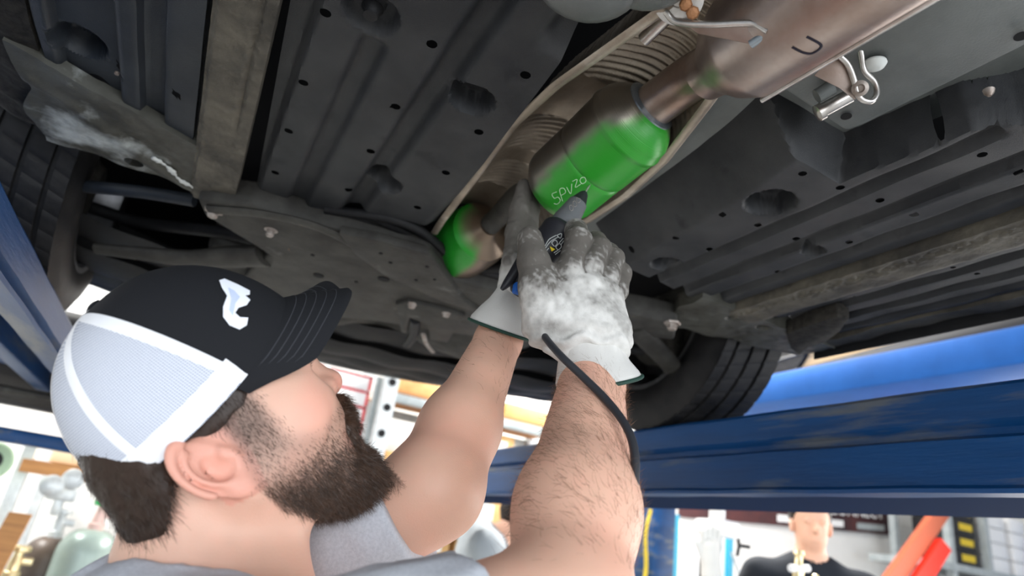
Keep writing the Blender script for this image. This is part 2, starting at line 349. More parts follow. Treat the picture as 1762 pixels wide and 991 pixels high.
def z_r4(x, y): return wave(x, y) + groove(x, 1.005, .022, .015, .004) + groove(x, 1.058, .020, .014, .004) + groove(x, 1.105, .016, .012, .004) + .02 * sstep(1.13, 1.14, x)
h4 = [(1598, 445), (1705, 408), (1640, 459), (1681, 471), (1426, 502), (1468, 514), (1715, 478)]
panel('side_floor_panel', lambda y: .966, lambda y: 1.13, .30, .86, z_r4, hp(h4, .0042), M['dark_plastic'], .004, yl=lambda x: -.03 * sstep(.97, 1.13, x), label='narrow grooved floor panel beside the right sill')
def z_s(x, y): return .004 * vnoise(np.stack([x, y, y * 0], 1), .04, 6) + .012 * sstep(1.17, 1.2, x)
panel('sill', lambda y: 1.135, lambda y: 1.205, .30, .95, z_s, [], M['rail_dirt'], .006, zb=.494, skirt=.05, label='dirty right sill')
mb = MB(); mb.box((1.178, .62, .488), (.004, .62, .026), bev=.001); mb.build('pinch_weld', M['under_dark'], car)
# front jacking area right with pressings
def z_j(x, y):
    return .005 * vnoise(np.stack([x, y, y * 0], 1), .05, 12) + .0015 * vnoise(np.stack([x, y, y * 0], 1), .015, 13) + bowl(x, y, pz(1262, 548, .49), .014, .012) + bowl(x, y, pz(1312, 566, .49), .012, .012)
panel('front_floor_member', lambda y: .80 + .6 * max(0, y - .93), lambda y: 1.17, .872, 1.03, z_j, [], M['body_grey'], .004, zb=.489, skirt=.03, yl=lambda x: -.25 * (x - .9), label='brownish grey pressed member in front of the right wheel')
P = [pz(*p, .478) for p in [(1352, 575), (1390, 560), (1440, 545), (1462, 548), (1445, 572), (1420, 590), (1392, 598), (1375, 612), (1360, 600)]]
MB().prism(P, (0, 0, .03), .004).build('jacking_bracket', M['mud_dark'], car, label='ragged black bracket hanging at the right sill')
# closed dark pan above everything (so the holes open on darkness), body shell
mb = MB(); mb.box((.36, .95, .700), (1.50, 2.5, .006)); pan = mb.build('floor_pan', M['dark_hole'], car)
prof = [(-2.35, .715), (-2.3, .95), (-1.9, 1.12), (-1.2, 1.2), (-.5, 1.62), (.6, 1.66), (1.35, 1.28), (2.1, 1.12), (2.28, .9), (2.25, .715)]
mb = MB(); P = [(-.50, y, z) for y, z in prof]; mb.prism(P, (1.72, 0, 0), .06); mb.build('body_shell', mat('car_paint', (.30, .31, .32), .3, .4, coat=.6), car, label='silver grey body shell')
# --- heat shield tunnel
def xl_s(y): return float(np.interp(y, [.25, .40, .55, .65, .80, .97, 1.05], [.30, .300, .275, .27, .285, .30, .31]))
def xr_s(y): return float(np.interp(y, [.25, .40, .47, .59, .70, .80, .90, 1.05], [.385, .40, .425, .462, .480, .48, .46, .44]))
ny, nx = 440, 46; V = []
for j in range(ny):
    y = .27 + .76 * j / (ny - 1); a, b = xl_s(y), xr_s(y); c_, hw = (a + b) / 2, (b - a) / 2
    amp = 0.0032 * ((.385 < y < .60) + .8 * (.70 < y < .80) + .8 * (.84 < y < .93)); amp *= 1
    for i in range(nx):
        t = -1 + 2 * i / (nx - 1); s = abs(t)
        z = .508 + .085 * (1 - s ** 2.6) ** .62 if s < 1 else .508
        x = c_ + hw * t
        if .84 < s: z = .508 + (z - .508) * .9
        rim_f = 1 if s < .93 else 0
        w = amp * rim_f * math.sin((y + .03 * t) * 2 * math.pi / .0125)
        nx_, nz = -t * .8, -(1 - s * .6); V.append((x + w * nx_, y, z + w * nz))
mb = MB(); mb.grid(V, ny, nx); sh = mb.build('heat_shield', M['shield'], car, sharp=60, label='tan ribbed metal heat shield arched over the exhaust')
for fx, dx in ((xl_s, -.004), (xr_s, .004)):
    mb = MB(); mb.tube([(fx(y) + dx, y, .5075) for y in np.linspace(.27, 1.03, 60)], .0065, 8, flat=.35); mb.build('rim', M['shield'], sh)
# plain grey tunnel side between shield and right panel, and the shaded edge left
mb = MB(); V = []
for y in np.linspace(.2, 1.0, 60):
    for t in np.linspace(0, 1, 12): V.append((xr_s(y) + .004 + t * (x_top(y) + .05 - xr_s(y)), y, .545 + .03 * t + .008 * math.sin(t * 5)))
mb.grid(V, 60, 12, True).build('tunnel_pan', M['pan_grey'], car, label='smooth grey pan strip right of the heat shield')
# --- grey tank pan upper right with its drop corner
V = []; nu = 50
tl = [pz(1342, 160, .515), pz(1470, 232, .515)]
o_ = np.array(tl[0]); ex = np.array(tl[1]) - o_; 
corners = [pz(*p, .515) for p in [(1340, 150), (1455, 228), (1490, 215), (1762, 82), (1900, 0), (1700, -160), (1480, -60), (1345, 60)]]
MB().prism(corners, (0, 0, .05), .006).build('tank_shield', M['pan_grey'], car, label='pale grey pan behind the exhaust hanger')
q = pz(1505, 107, .512); MB().lathe(q, (.1, .1, -1), [(0, .011), (.002, .0115), (.006, .009), (.008, .004)], 24).build('plastic_plug', M['white_clip'], car, label='white round plug')
q = pz(1456, 200, .5125); MB().lathe(q, (0, 0, -1), [(0, .006), (.0006, .006)], 20).build('pan_hole', M['dark_hole'], car)
q = pz(1757, 62, .5125); MB().lathe(q, (0, 0, -1), [(0, .006), (.0006, .006)], 20).build('pan_hole', M['dark_hole'], car)
# grey blobs at top edge
q = pz(1010, -50, .50); mb = MB(); mb.lathe((q[0], q[1], .49), (.15, .1, 1), [(-.006, .02), (0, .043), (.012, .055), (.03, .058)], 32); mb.build('silencer_pad', M['pan_grey'], car, label='pale grey round pad at the top edge')
q = pz(1085, -52, .50); mb = MB(); mb.lathe((q[0] + .01, q[1] - .01, .497), (.15, .1, 1), [(-.006, .02), (0, .04), (.012, .05), (.03, .05)], 32); mb.build('silencer_pad', M['pan_grey'], car)
# --- exhaust: catalytic converter, pipe, resonator, flange, hangers
A0 = pd(962, 322, .925); A1 = pd(1092, 208, .832)
axc = un(A1 - A0); Lc = np.linalg.norm(A1 - A0)
rc = .058
prof = [(-.020, .020), (-.019, .034), (-.012, .048), (0, .056), (.008, rc), (Lc * .45, rc), (Lc * .47, rc - .0015), (Lc * .5, rc + .0005), (Lc * .88, rc + .0015), (Lc * .90, rc + .003), (Lc * .92, rc + .003), (Lc * .95, rc + .001), (Lc * 1.02, .0575), (Lc * 1.08, .0525), (Lc * 1.13, .0465), (Lc * 1.17, .040), (Lc * 1.2, .034)]
pr2 = []
for (h0, r0), (h1, r1) in zip(prof[:-1], prof[1:]):
    k = max(1, int(abs(h1 - h0) / .0035))
    for i in range(k): pr2.append((h0 + (h1 - h0) * i / k, r0 + (r1 - r0) * i / k))
pr2.append(prof[-1])
mb = MB(); mb.lathe(A0, axc, pr2, 96); V = np.vstack(mb.V)
q = V - A0; hh = q @ axc; rad = q - hh[:, None] * axc; rad = rad / (np.linalg.norm(rad, axis=1)[:, None] + 1e-9)
sprd = un(np.array([.25, -.25, -1.]) - np.dot([.25, -.25, -1.], axc) * axc); gm = rad @ sprd
nz = vnoise(V, .03, 4) * .10 + vnoise(V, .008, 5) * .05
g = sstep(.18, .50, gm + nz - 1.6 * np.clip(hh / Lc - .93, 0, 1))
ccol = (1 - g)[:, None] * np.array([.24, .215, .18]) + g[:, None] * np.array([.020, .27, .018])
def green_mat():
    m = bpy.data.materials.new('green_sprayed_steel'); m.use_nodes = True; nt = m.node_tree; b = nt.nodes['Principled BSDF']; L = nt.links.new
    a = nt.nodes.new('ShaderNodeVertexColor'); a.layer_name = 'Col'; L(a.outputs[0], b.inputs['Base Color'])
    s = nt.nodes.new('ShaderNodeSeparateColor'); L(a.outputs[0], s.inputs[0])
    mr = nt.nodes.new('ShaderNodeMapRange'); L(s.outputs[0], mr.inputs[0]); mr.inputs[1].default_value = .05; mr.inputs[2].default_value = .22; mr.inputs[3].default_value = 0; mr.inputs[4].default_value = .9; L(mr.outputs[0], b.inputs['Metallic'])
    b.inputs['Roughness'].default_value = .34
    geo = nt.nodes.new('ShaderNodeNewGeometry'); mp = nt.nodes.new('ShaderNodeVectorMath'); mp.operation = 'DOT_PRODUCT'; mp.inputs[1].default_value = tuple(axc); L(geo.outputs['Position'], mp.inputs[0])
    n = nt.nodes.new('ShaderNodeTexNoise'); n.noise_dimensions = '1D'; n.inputs['Scale'].default_value = 900; L(mp.outputs['Value'], n.inputs['W'])
    bn = nt.nodes.new('ShaderNodeBump'); bn.inputs['Distance'].default_value = .0003; bn.inputs['Strength'].default_value = .7; L(n.outputs[0], bn.inputs['Height']); L(bn.outputs[0], b.inputs['Normal'])
    return m
M['green_cat'] = green_mat()
cat = mk('catalytic_converter', V, mb.F, M['green_cat'], car, col=ccol, label='catalytic converter sprayed bright green on its lower half')
bv_cat = bvh_of(cat)
# scratched code on the green paint
strokes = [[(958, 330), (950, 334), (954, 341), (960, 339), (964, 345), (959, 351), (953, 350)], [(968, 346), (963, 327), (970, 324), (973, 331), (966, 336)], [(975, 322), (982, 333), (984, 316)], [(985, 312), (993, 309), (990, 322), (999, 317)], [(1000, 306), (1006, 305), (1008, 312), (1002, 316), (998, 311), (1000, 306)]]
mb = MB()
for s in strokes:
    s2 = spline(s, len(s) * 5)[:, :2]; pts = [drape(bv_cat, x, y, .0002) for x, y in s2]; pts = [p for p in pts if p is not None]
    if len(pts) > 3: mb.tube(pts, .00042, 6)
mb.build('engraved_code', mat('bare_scratch', (.55, .75, .5), .4), cat, label='thin scratched code 5PVZ0')
# second (front) converter with green side, seen end on
B0 = np.array([.388, .99, .535]); mb = MB()
mb.lathe(B0, (.0, 1, .0), [(-.012, .020), (0, .028), (.008, .040), (.018, .054), (.022, .058), (.030, .058), (.045, .062), (.16, .062), (.20, .03), (.3, .026)], 64); V = np.vstack(mb.V)
g = sstep(.1, .35, -((V[:, 0] - B0[0]) / .062) * .9 - (V[:, 2] - B0[2]) / .062 * .2 + vnoise(V, .02, 1) * .15) * sstep(B0[1] + .004, B0[1] + .016, V[:, 1])
mk('catalytic_converter', V, mb.F, M['green_cat'], car, col=(1 - g)[:, None] * np.array([.20, .15, .11]) + g[:, None] * np.array([.015, .26, .02]), label='front converter seen end on, rust brown with a green band')
mb = MB(); mb.tube(spline([B0 + (0, -.008, 0), B0 + (.004, -.04, .01), (A0 + B0) / 2 + (.0, .0, .03), A0 - axc * .02], 24), .019, 20); mb.build('exhaust_pipe', M['cast_grey'], car)
# pipe and resonator
E1 = A0 + axc * Lc * 1.18; G0 = pd(1186, 138, .765); G1 = pd(1245, 108, .70); G2 = pd(1420, -15, .585); G3 = pd(1560, -120, .51)
mb = MB(); mb.tube(spline([E1 - axc * .01, G0, G1], 12), .028, 32); mb.build('exhaust_pipe', M['steel_rust'], car, label='rust-tinted steel pipe between converter and resonator')
mb = MB(); ring = A0 + axc * (Lc * 1.19); mb.lathe(ring, axc, [(-.004, .030), (-.002, .036), (.002, .0365), (.005, .030)], 48); mb.build('weld_collar', M['steel_blue'], car, label='bluish welded collar')
axr = un(G2 - G1); Lr = np.linalg.norm(G3 - G1)
mb = MB(); pf = [(-.03, .0285), (-.012, .031), (0, .038), (.012, .047), (.028, .054), (.034, .0565), (.040, .058), (.30, .058), (.33, .045), (.36, .03)]
mb.lathe(G1, axr, pf, 72); res = mb.build('resonator', M['steel_rust'], car, label='heat-tinted steel resonator with a hand-drawn black mark')
bv = bvh_of(res)
mb = MB(); sd = un(np.cross(axr, ray(1400, 90))); sd = sd if sd[0] > 0 else -sd
toc = -un(ray(1400, 90)); toc = un(toc - toc.dot(axr) * axr); sd = un(np.cross(axr, toc)); sd = sd if (R.T @ sd)[1] < 0 else -sd
for o1 in (.0582,): mb.tube([G1 + axr * t + (sd * .96 + toc * .28) * o1 for t in np.linspace(.03, .3, 20)], .0028, 10)
mb.build('seam', M['steel_bright'], res, label='bright rolled seam')
mb = MB()
for s in ([(1388, 63), (1398, 68), (1409, 74), (1413, 79), (1408, 86), (1396, 92), (1384, 91), (1374, 87), (1363, 81)],):
    pts = [drape(bv, x, y, .0003) for x, y in spline(s, 30)[:, :2]]; pts = [p for p in pts if p is not None]
    if len(pts) > 3: mb.tube(pts, .0013, 8, flat=.4)
if mb.n: mb.build('marker_line', M['black_mark'], res, label='black hook-shaped marker line')
# left flange with bolts (top)
def lug(c, r, ax, th, hole=.4, n=40):
    return [( -th, r * hole), (-th, r * .9), (-th * .8, r), (th * .8, r), (th, r * .9), (th, r * hole)]
fc = pd(1168, -2, .63); fax = un(-ray(1168, 0) + np.array([.1, .2, .1])); mb = MB(); mb.lathe(fc, fax, lug(fc, .024, fax, .0035), 40); mb.lathe(fc + fax * .002, fax, [(0, .007), (.006, .0085), (.010, .007), (.011, .003)], 12)
fl = mb.build('flange', M['steel_bright'], car, label='bright flange ear with a rusty bolt')
pts = [pd(1145, 20, .630), pd(1165, 38, .628), pd(1220, 42, .612), pd(1275, 40, .598), pd(1300, 42, .592), pd(1322, 54, .585)]
mb = MB(); mb.tube(spline(pts, 40), .0032, 10)
mb.build('flange_edge', M['steel_bright'], fl)
mb = MB(); mb.prism([pd(1160, 30, .632), pd(1215, 42, .614), pd(1290, 43, .596), pd(1320, 55, .588), pd(1290, 76, .600), pd(1250, 68, .612), pd(1200, 58, .625)], -fax * .003, .0008); mb.build('hanger_plate', M['steel_rust'], fl)
mb = MB(); mb.tube([pd(1292, 76, .602), pd(1322, 56, .590)], .0045, 12); mb.build('weld_bead', M['steel_blue'], res)
mb = MB(); mb.tube([pd(1165, 12, .66), pd(1108, 68, .70)], .0075, 20); mb.build('stud', M['steel_bright'], fl)
for k, (x, y) in enumerate([(1180, 8), (1192, 22)]):
    mb = MB(); p = pd(x, y, .620); mb.lathe(p, fax, [(0, .006), (.004, .0065), (.006, .005), (.007, .002)], 8); mb.build('nut', mat('rusty_nut', (.35, .17, .08), .6, .4) if k == 0 else bpy.data.materials['rusty_nut'], fl, smooth=False)
# right hanger bracket
pts = [pd(1476, 62, .655), pd(1482, 95, .66), pd(1487, 122, .665), pd(1504, 140, .665), pd(1509, 160, .663), pd(1500, 174, .660), pd(1484, 172, .658), pd(1475, 160, .657), pd(1470, 140, .655), pd(1458, 110, .650), pd(1437, 90, .645)]
mb = MB(); mb.tube(spline(pts, 60), .0030, 12); hg = mb.build('hanger_rod', M['steel_bright'], car, label='bent bright steel hanger rod right of the resonator')
mb = MB(); mb.prism([pd(1400, 130, .665), pd(1437, 92, .652), pd(1462, 118, .655), pd(1482, 165, .660), pd(1470, 172, .662), pd(1445, 152, .665)], un(-ray(1450, 130)) * -.004, .001); mb.build('hanger_plate', M['steel_rust'], hg)
mb = MB(); c = pd(1480, 152, .655); mb.lathe(c, un(-ray(1480, 152)), [(0, .0075), (.003, .008), (.005, .0045), (.002, .003)], 24); mb.build('hanger_eye', M['bolt'], hg)
mb = MB(); mb.tube([pd(1462, 165, .70), pd(1412, 192, .705)], [.0078, .0078], 20); mb.lathe(pd(1411, 193, .705), un(pd(1411, 193, .705) - pd(1462, 165, .70)), [(-.003, .0095), (.003, .0095), (.005, .004)], 20); mb.build('hanger_pin', M['steel_bright'], hg)
mb = MB(); mb.tube([pd(1432, 150, .70), pd(1405, 166, .703)], .008, 20); mb.build('hanger_boss', M['pan_grey'], hg)
# --- subframe, arms, front mechanicals
SF = [(338, 342), (430, 354), (520, 385), (590, 398), (660, 418), (735, 440), (775, 482), (862, 505), (1000, 528), (1100, 545), (1165, 560), (1160, 586), (1090, 580), (1000, 592), (900, 590), (760, 572), (640, 552), (540, 545), (478, 530), (425, 500), (418, 478), (440, 455), (462, 440), (440, 425), (395, 398), (352, 372)]
mb = MB(); mb.prism([pz(*p, .465) for p in SF], (0, 0, .05), .007); sf = mb.build('subframe', M['cast_grey'], car, sharp=50, label='broad grey front subframe plate')
mb = MB(); mb.prism([pz(*p, .455) for p in [(582, 402), (650, 414), (737, 438), (762, 470), (800, 520), (838, 545), (760, 520), (660, 474), (612, 440)]], (0, 0, .018), .004); mb.build('reinforcement_plate', M['cast_grey'], sf)
for (x, y, r) in [(548, 474, .011), (660, 480, .012), (741, 503, .012), (655, 436, .0035), (672, 452, .0035), (735, 459, .0035), (716, 482, .0035), (748, 481, .003), (613, 485, .004), (538, 439, .004)]:
    z_ = .4545 if (x, y) in [(655, 436), (672, 452), (735, 459), (716, 482), (748, 481)] else .4645
    q = pz(x, y, z_); mb = MB(); mb.lathe(q, (0, 0, -1), [(-.002, r), (.0012, r)], 24); mb.build('punched_hole', M['dark_hole'], sf)
mb = MB(); mb.tube(spline([pz(x, y, .462) for x, y in [(360, 360), (450, 368), (530, 385), (590, 410), (650, 445), (740, 480)]], 40), .012, 12, flat=.45); mb.build('pressed_ridge', M['cast_grey'], sf)
for (x, y) in [(364, 374), (1156, 568), (463, 407)]:
    r = .010 if x != 463 else .007; q = pz(x, y, .452); mb = MB(); mb.lathe(q, (0, 0, 1), [(0, r * .7), (.003, r), (.012, r), (.012, r * 1.7), (.016, r * 1.8)], 6 if x != 463 else 20); mb.build('subframe_bolt', M['bolt'], sf, smooth=False)
# control arms: curved
def arm(pts, rads, name='control_arm', fl=.55, m='cast_grey'):
    mb = MB(); mb.tube(spline(pts, 30), np.interp(np.linspace(0, 1, 30), np.linspace(0, 1, len(rads)), rads), 16, flat=fl); return mb.build(name, M[m], car)
arm([pz(455, 440, .475), pz(400, 442, .47), pz(330, 445, .46), pz(250, 437, .45), pz(165, 428, .44)], [.034, .034, .028, .022, .018])
arm([pz(1090, 560, .475), (1.02, 1.20, .455), (1.06, 1.24, .43)], [.03, .026, .02])
arm([(-.31, 1.58, .56), (-.2, 1.55, .55), (.0, 1.42, .54), (.2, 1.45, .54)], [.014, .013, .014, .02], 'drive_shaft', 1, 'under_dark')
arm([(1.0, 1.30, .52), (.9, 1.36, .53), (.7, 1.42, .54), (.5, 1.45, .54)], [.014, .013, .014, .02], 'drive_shaft', 1, 'under_dark')
arm([pz(140, 320, .52), pz(240, 330, .52), pz(335, 345, .52)], [.012, .012, .012], 'tie_rod', 1, 'panel_blue')
# curved black hoses by the tunnel
for pts in ([(600, 370), (680, 400), (760, 470), (850, 490)], [(560, 360), (700, 385), (790, 450), (860, 475)], [(640, 372), (740, 420), (800, 460), (870, 462)]):
    mb = MB(); mb.tube(spline([pz(x, y, .50) for x, y in pts], 30), .009, 12); mb.build('hose', M['under_dark'], car)
# gearbox / pan lumps (surface net blob)
def f_eng(p):
    d = sd_box(p, (.36, 1.60, .56), (.42, .16, .055), .03); d = smin(d, sd_ell(p, (.15, 1.66, .515), (.17, .10, .05)), .05); d = smin(d, sd_ell(p, (.62, 1.62, .52), (.13, .10, .05)), .04)
    d = smax(d, -sd_ell(p, (.40, 1.6, .48), (.06, .07, .05)), .02); return d + .004 * vnoise(p, .03, 3)
V, Fq = surfnet(f_eng, (-.1, 1.3, .38), (.82, 1.82, .66), .012, 1); mk('gearbox', V, Fq, M['cast_grey'], car)
mb = MB(); mb.prism([pz(*p, .455) for p in [(680, 525), (700, 520), (760, 533), (800, 545), (790, 560), (770, 590), (740, 585), (735, 560), (705, 548), (700, 575), (690, 572)]], (0, 0, .02), .004); br = mb.build('engine_mount', M['cast_grey'], car)
for (x, y) in [(708, 530), (767, 545)]:
    q = pz(x, y, .447); MB().lathe(q, (0, 0, 1), [(0, .007), (.006, .009), (.01, .012)], 6).build('mount_bolt', M['bolt'], br, smooth=False)
mb = MB(); mb.tube(spline([pz(x, y, .45) for x, y in [(728, 575), (734, 592), (745, 606)]], 12), .006, 10, flat=.5); mb.build('mount_strap', M['bolt'], br)
mb = MB(); mb.tube(spline([pz(x, y, .46) for x, y in [(715, 550), (712, 575), (700, 592)]], 12), .012, 12); mb.build('mount_bush', M['under_dark'], br)
# front undertray slats
for i, (y, w, z) in enumerate([(1.76, .17, .50), (1.90, .17, .475), (2.03, .16, .48), (2.15, .14, .495)]):
    V = []
    for x in np.linspace(-.35, 1.13, 80):
        for t in np.linspace(-1, 1, 10): V.append((x, y + w * .5 * t - .27 * (abs(x - .36) / .74) ** 1.7, z - .012 * (1 - t * t) + .004 * math.sin(x * 31 + i)))
    MB().grid(V, 80, 10, True).build('front_undertray', M['under_dark'], car)
mb = MB(); mb.tube([(x, 2.225 - .29 * (abs(x - .36) / .74) ** 1.7, .500) for x in np.linspace(-.4, 1.15, 40)], .016, 10, flat=.6); mb.build('bumper_lip', M['pan_grey'], car, label='pale front bumper lip')
V = []
for x in np.linspace(-.46, 1.18, 60):
    for z in (.495, .60, .75): V.append((x, 2.215 - .29 * (abs(x - .36) / .74) ** 1.7 + (z - .495) * .3, z))
MB().grid(V, 60, 3).build('bumper_cover', M['under_dark'], car)
for x in (-.46, 1.18):
    for y0_, y1_ in ((1.66, 2.02), (-.3, .92)): MB().box((x - (.06 if x < 0 else 0), (y0_ + y1_) / 2, .56 if y0_ > 0 else .62), (.01, y1_ - y0_, .36 if y0_ > 0 else .24)).build('side_skirt', M['under_dark'], car)
# --- wheels (far axle)
def make_wheel(xi, xo, y, zc, r, label, steer=0):
    w = xo - xi; sgn = 1 if w > 0 else -1; w = abs(w)
    prof = [(0.006, .205), (.0, .215), (-.004, .25), (.002, .285), (.012, .302)]
    tread = []
    for a, b in ((.012, .040), (.048, .085), (.093, .130), (.138, w - .012)):
        tread += [(a + .001, r - .0005), (b - .001, r - .0005), (b, r - .007), (b + .007, r - .007)]
    prof += tread[:-2] + [(w - .006, .302), (w + .003, .285), (w + .004, .25), (w, .215), (w - .006, .205), (w * .5, .2)]
    n = 300; a = np.arange(n) * 2 * math.pi / n; V = []
    for (x, rr) in prof:
        sip = np.where((np.arange(n) % 6 == 0) & (rr > r - .003), .0022, 0)
        V.append(np.column_stack([np.full(n, xi + sgn * x), y + (rr - sip) * np.sin(a + x * 1.2), zc + (rr - sip) * np.cos(a + x * 1.2)]))
    m = len(prof); F = [[i * n + j, i * n + (j + 1) % n, ((i + 1) % m) * n + (j + 1) % n, ((i + 1) % m) * n + j] for i in range(m) for j in range(n)]
    V = np.vstack(V); rot = np.array([[math.cos(steer), -math.sin(steer), 0], [math.sin(steer), math.cos(steer), 0], [0, 0, 1]]); c0 = np.array([(xi + xo) / 2, y, zc])
    mr = MB(); mr.lathe((xi, y, zc), (sgn, 0, 0), [(.004, .205), (.000, .212), (.002, .200), (.03, .190), (w * .7, .185), (w * .75, .15), (w * .78, .06), (w * .72, .055)], 64, cap=False)
    for k in range(5):
        an = k * 2 * math.pi / 5; mr.box((xi + sgn * w * .75, y + .11 * math.sin(an), zc + .11 * math.cos(an)), (.02, .05, .15), rot=[[1, 0, 0], [0, math.cos(an), math.sin(an)], [0, -math.sin(an), math.cos(an)]])
    V1 = (np.vstack(mr.V) - c0) @ rot.T + c0
    wh = mk('wheel', V1, mr.F, mat('rim_grey', (.22, .22, .23), .35, .7, c2=(.12, .12, .12), nscale=20), car, label=label)
    mk('tyre', (V - c0) @ rot.T + c0, F, M['rubber'], wh, sharp=35)
    mb = MB(); mb.lathe((xi + sgn * .05, y, zc), (sgn, 0, 0), [(0, .05), (0, .135), (.022, .135), (.022, .07), (.06, .06)], 48); mk('brake_disc', (np.vstack(mb.V) - c0) @ rot.T + c0, mb.F, M['cast_grey'], wh)
    mb = MB(); mb.box((xi + sgn * .045, y - .06, zc - .08), (.06, .07, .11), bev=.01); mb.lathe((xi + sgn * .02, y, zc), (sgn, 0, 0), [(0, .03), (.03, .05), (.05, .05)], 20); mk('knuckle', (np.vstack(mb.V) - c0) @ rot.T + c0, mb.F, M['mud_dark'], wh)
make_wheel(1.0, 1.19, 1.30, LIFT_TOP + .311, .311, 'front wheel resting on the right-hand runway')
make_wheel(-.292, -.482, 1.59, LIFT_TOP + .311, .311, 'front wheel above the left-hand runway')
# dried stalk hanging from the floor and leaf debris on the arm
mb = MB(); mb.tube([pd(512, 348, 1.24), pd(509, 375, 1.235), pd(505, 400, 1.232), pd(497, 430, 1.23)], [.0018, .0014, .001, .0005], 6)
for p in [(502, 343), (518, 345), (497, 340)]: mb.tube([pd(511, 352, 1.24), pd(*p, 1.24)], .0008, 5)
tag(mb.build('dry_stalk', mat('straw', (.45, .22, .08), .7), label='thin dry brown stalk dangling under the car', cat='stalk'), None)
# ================================================================ lifts
def runway(name, xin, xout, y0, y1, top, bot, m, label, sgn=1, side=car, xo2=None):
    """deck with an inner channel; profile swept along y. sgn: direction from inner to outer"""
    e = empty(name, ((xin + xout) / 2, (y0 + y1) / 2, bot), label, 'lift')
    h = top - bot; s = sgn
    pr_ = [(0, top), (-.004, top - .006), (.0, top - .052), (.012, top - .062), (.012, top - .072), (-.006, top - .080), (-.006, bot + .012), (-.014, bot + .006), (-.012, bot), (.03, bot - .0), (.03, bot + .008), (.02, bot + .010), (.02, top - .02), (0.02, top - .004)]
    ny = 60; V = []; ys = np.linspace(y0, y1, ny)
    for y in ys:
        for (x, z) in pr_: V.append((xin + s * x, y, z + .0007 * math.sin(y * 23 + x * 50)))
    n = len(pr_); F = [[i * n + j, i * n + (j + 1) % n, (i + 1) * n + (j + 1) % n, (i + 1) * n + j] for i in range(ny - 1) for j in range(n)]
    F += [list(range(n)), [(ny - 1) * n + j for j in range(n)][::-1]]
    if s < 0: F = [f[::-1] for f in F]
    mk('side_rail', V, F, m, e, sharp=30)
    W = abs(xout - xin)
    mb = MB(); mb.box((xin + s * (W / 2 + .01), (y0 + y1) / 2, top - .008), (W - .02, y1 - y0, .014)); mb.build('deck', m, e)
    mb = MB(); xo = xout if xo2 is None else xo2; mb.box((xo - s * .02, (y0 + y1) / 2, (top + bot) / 2 + .015), (.05, y1 - y0, h - .03), bev=.008); mb.build('side_rail', m, e, sharp=30)
    return e
rr = runway('lift_runway', 1.015, 1.44, -.4, 3.0, LIFT_TOP, .163, M['blue_lift'], 'scuffed dark blue lift runway under the car’s right wheel')
MB().prism([(1.04, -.4, .168), (1.40, -.4, .182), (1.40, -.4, .190), (1.04, -.4, .176)], (0, 3.4, 0)).build('bottom_plate', M['blue_clean'], rr)
rl = runway('lift_runway', -.275, -.72, -.4, 3.0, LIFT_TOP, .232, M['blue_lift'], 'worn blue lift runway at the left edge, seen past the white cap', -1, xo2=-.45)
for y in (.95, 1.35, 1.75):
    MB().lathe((-.36, y, .285), (0, 0, 1), [(0, .008), (.01, .008), (.01, .013), (.02, .013)], 6).build('deck_bolt', M['bolt'], rl, smooth=False)
# lift posts outside the frame carry both runways
for (x, y, l) in ((1.75, 3.15, 'blue lift post behind the right runway'), (-1.05, 3.15, 'blue lift post behind the left runway')):
    mb = MB(); mb.box((x, y, (.9 - EYE) / 2 - .0 + .0), (.2, .2, EYE + .9), bev=.01); 
    # left out of view: only the far pair is kept behind the shelving line
    V_ = None
# ================================================================ workshop shell
M['floor'] = mat('floor_concrete', (.42, .41, .39), .45, c2=(.33, .33, .32), nscale=2, bump=.0006, bscale=60)
M['wall'] = mat('wall_white', (.82, .82, .80), .8, c2=(.76, .76, .74), nscale=3)
M['ceil'] = mat('ceiling_grey', (.45, .45, .44), .8)
M['rack_grey'] = mat('rack_grey', (.42, .46, .47), .45, c2=(.32, .36, .37), nscale=12)
M['rack_white'] = mat('rack_galvanised', (.68, .71, .71), .35, .3, c2=(.5, .53, .54), nscale=20)
M['carton'] = mat('carton', (.72, .45, .20), .8, c2=(.62, .37, .15), nscale=14)
M['carton_label'] = mat('white_label', (.85, .85, .83), .6)
M['white_box'] = mat('white_box', (.86, .86, .86), .6)
M['red'] = mat('red_print', (.62, .03, .04), .5)
M['wood'] = mat('shelf_board', (.55, .27, .10), .65, c2=(.42, .2, .08), nscale=20, stretch=(.2, 3, 3))
M['black'] = mat('black_paint', (.02, .02, .022), .5)
M['yellow'] = mat('yellow_print', (.72, .52, .03), .5)
M['navy'] = mat('navy_cloth', (.02, .035, .13), .85, bump=.0006, bscale=300)
F0 = -EYE
def slab(name, c, s, m): MB().box(c, s).build(name, m, kind='structure', smooth=False)
slab('floor', (2, 0, F0 - .05), (20, 14, .1), M['floor']); slab('wall_back', (2, 5.15, F0 + 2.5), (20, .2, 5.2), M['wall'])
slab('wall_left', (-7.1, 0, F0 + 2.5), (.2, 10.2, 5.2), M['wall']); slab('wall_right', (10.1, 2.6, F0 + 2.5), (.2, 5, 5.2), M['wall'])
slab('ceiling', (2, .8, F0 + 5.1), (20, 9, .1), M['ceil'])
MB().box((2, 5.03, F0 + .08), (19, .03, .16)).build('baseboard_back', M['rack_grey'], kind='structure', smooth=False)
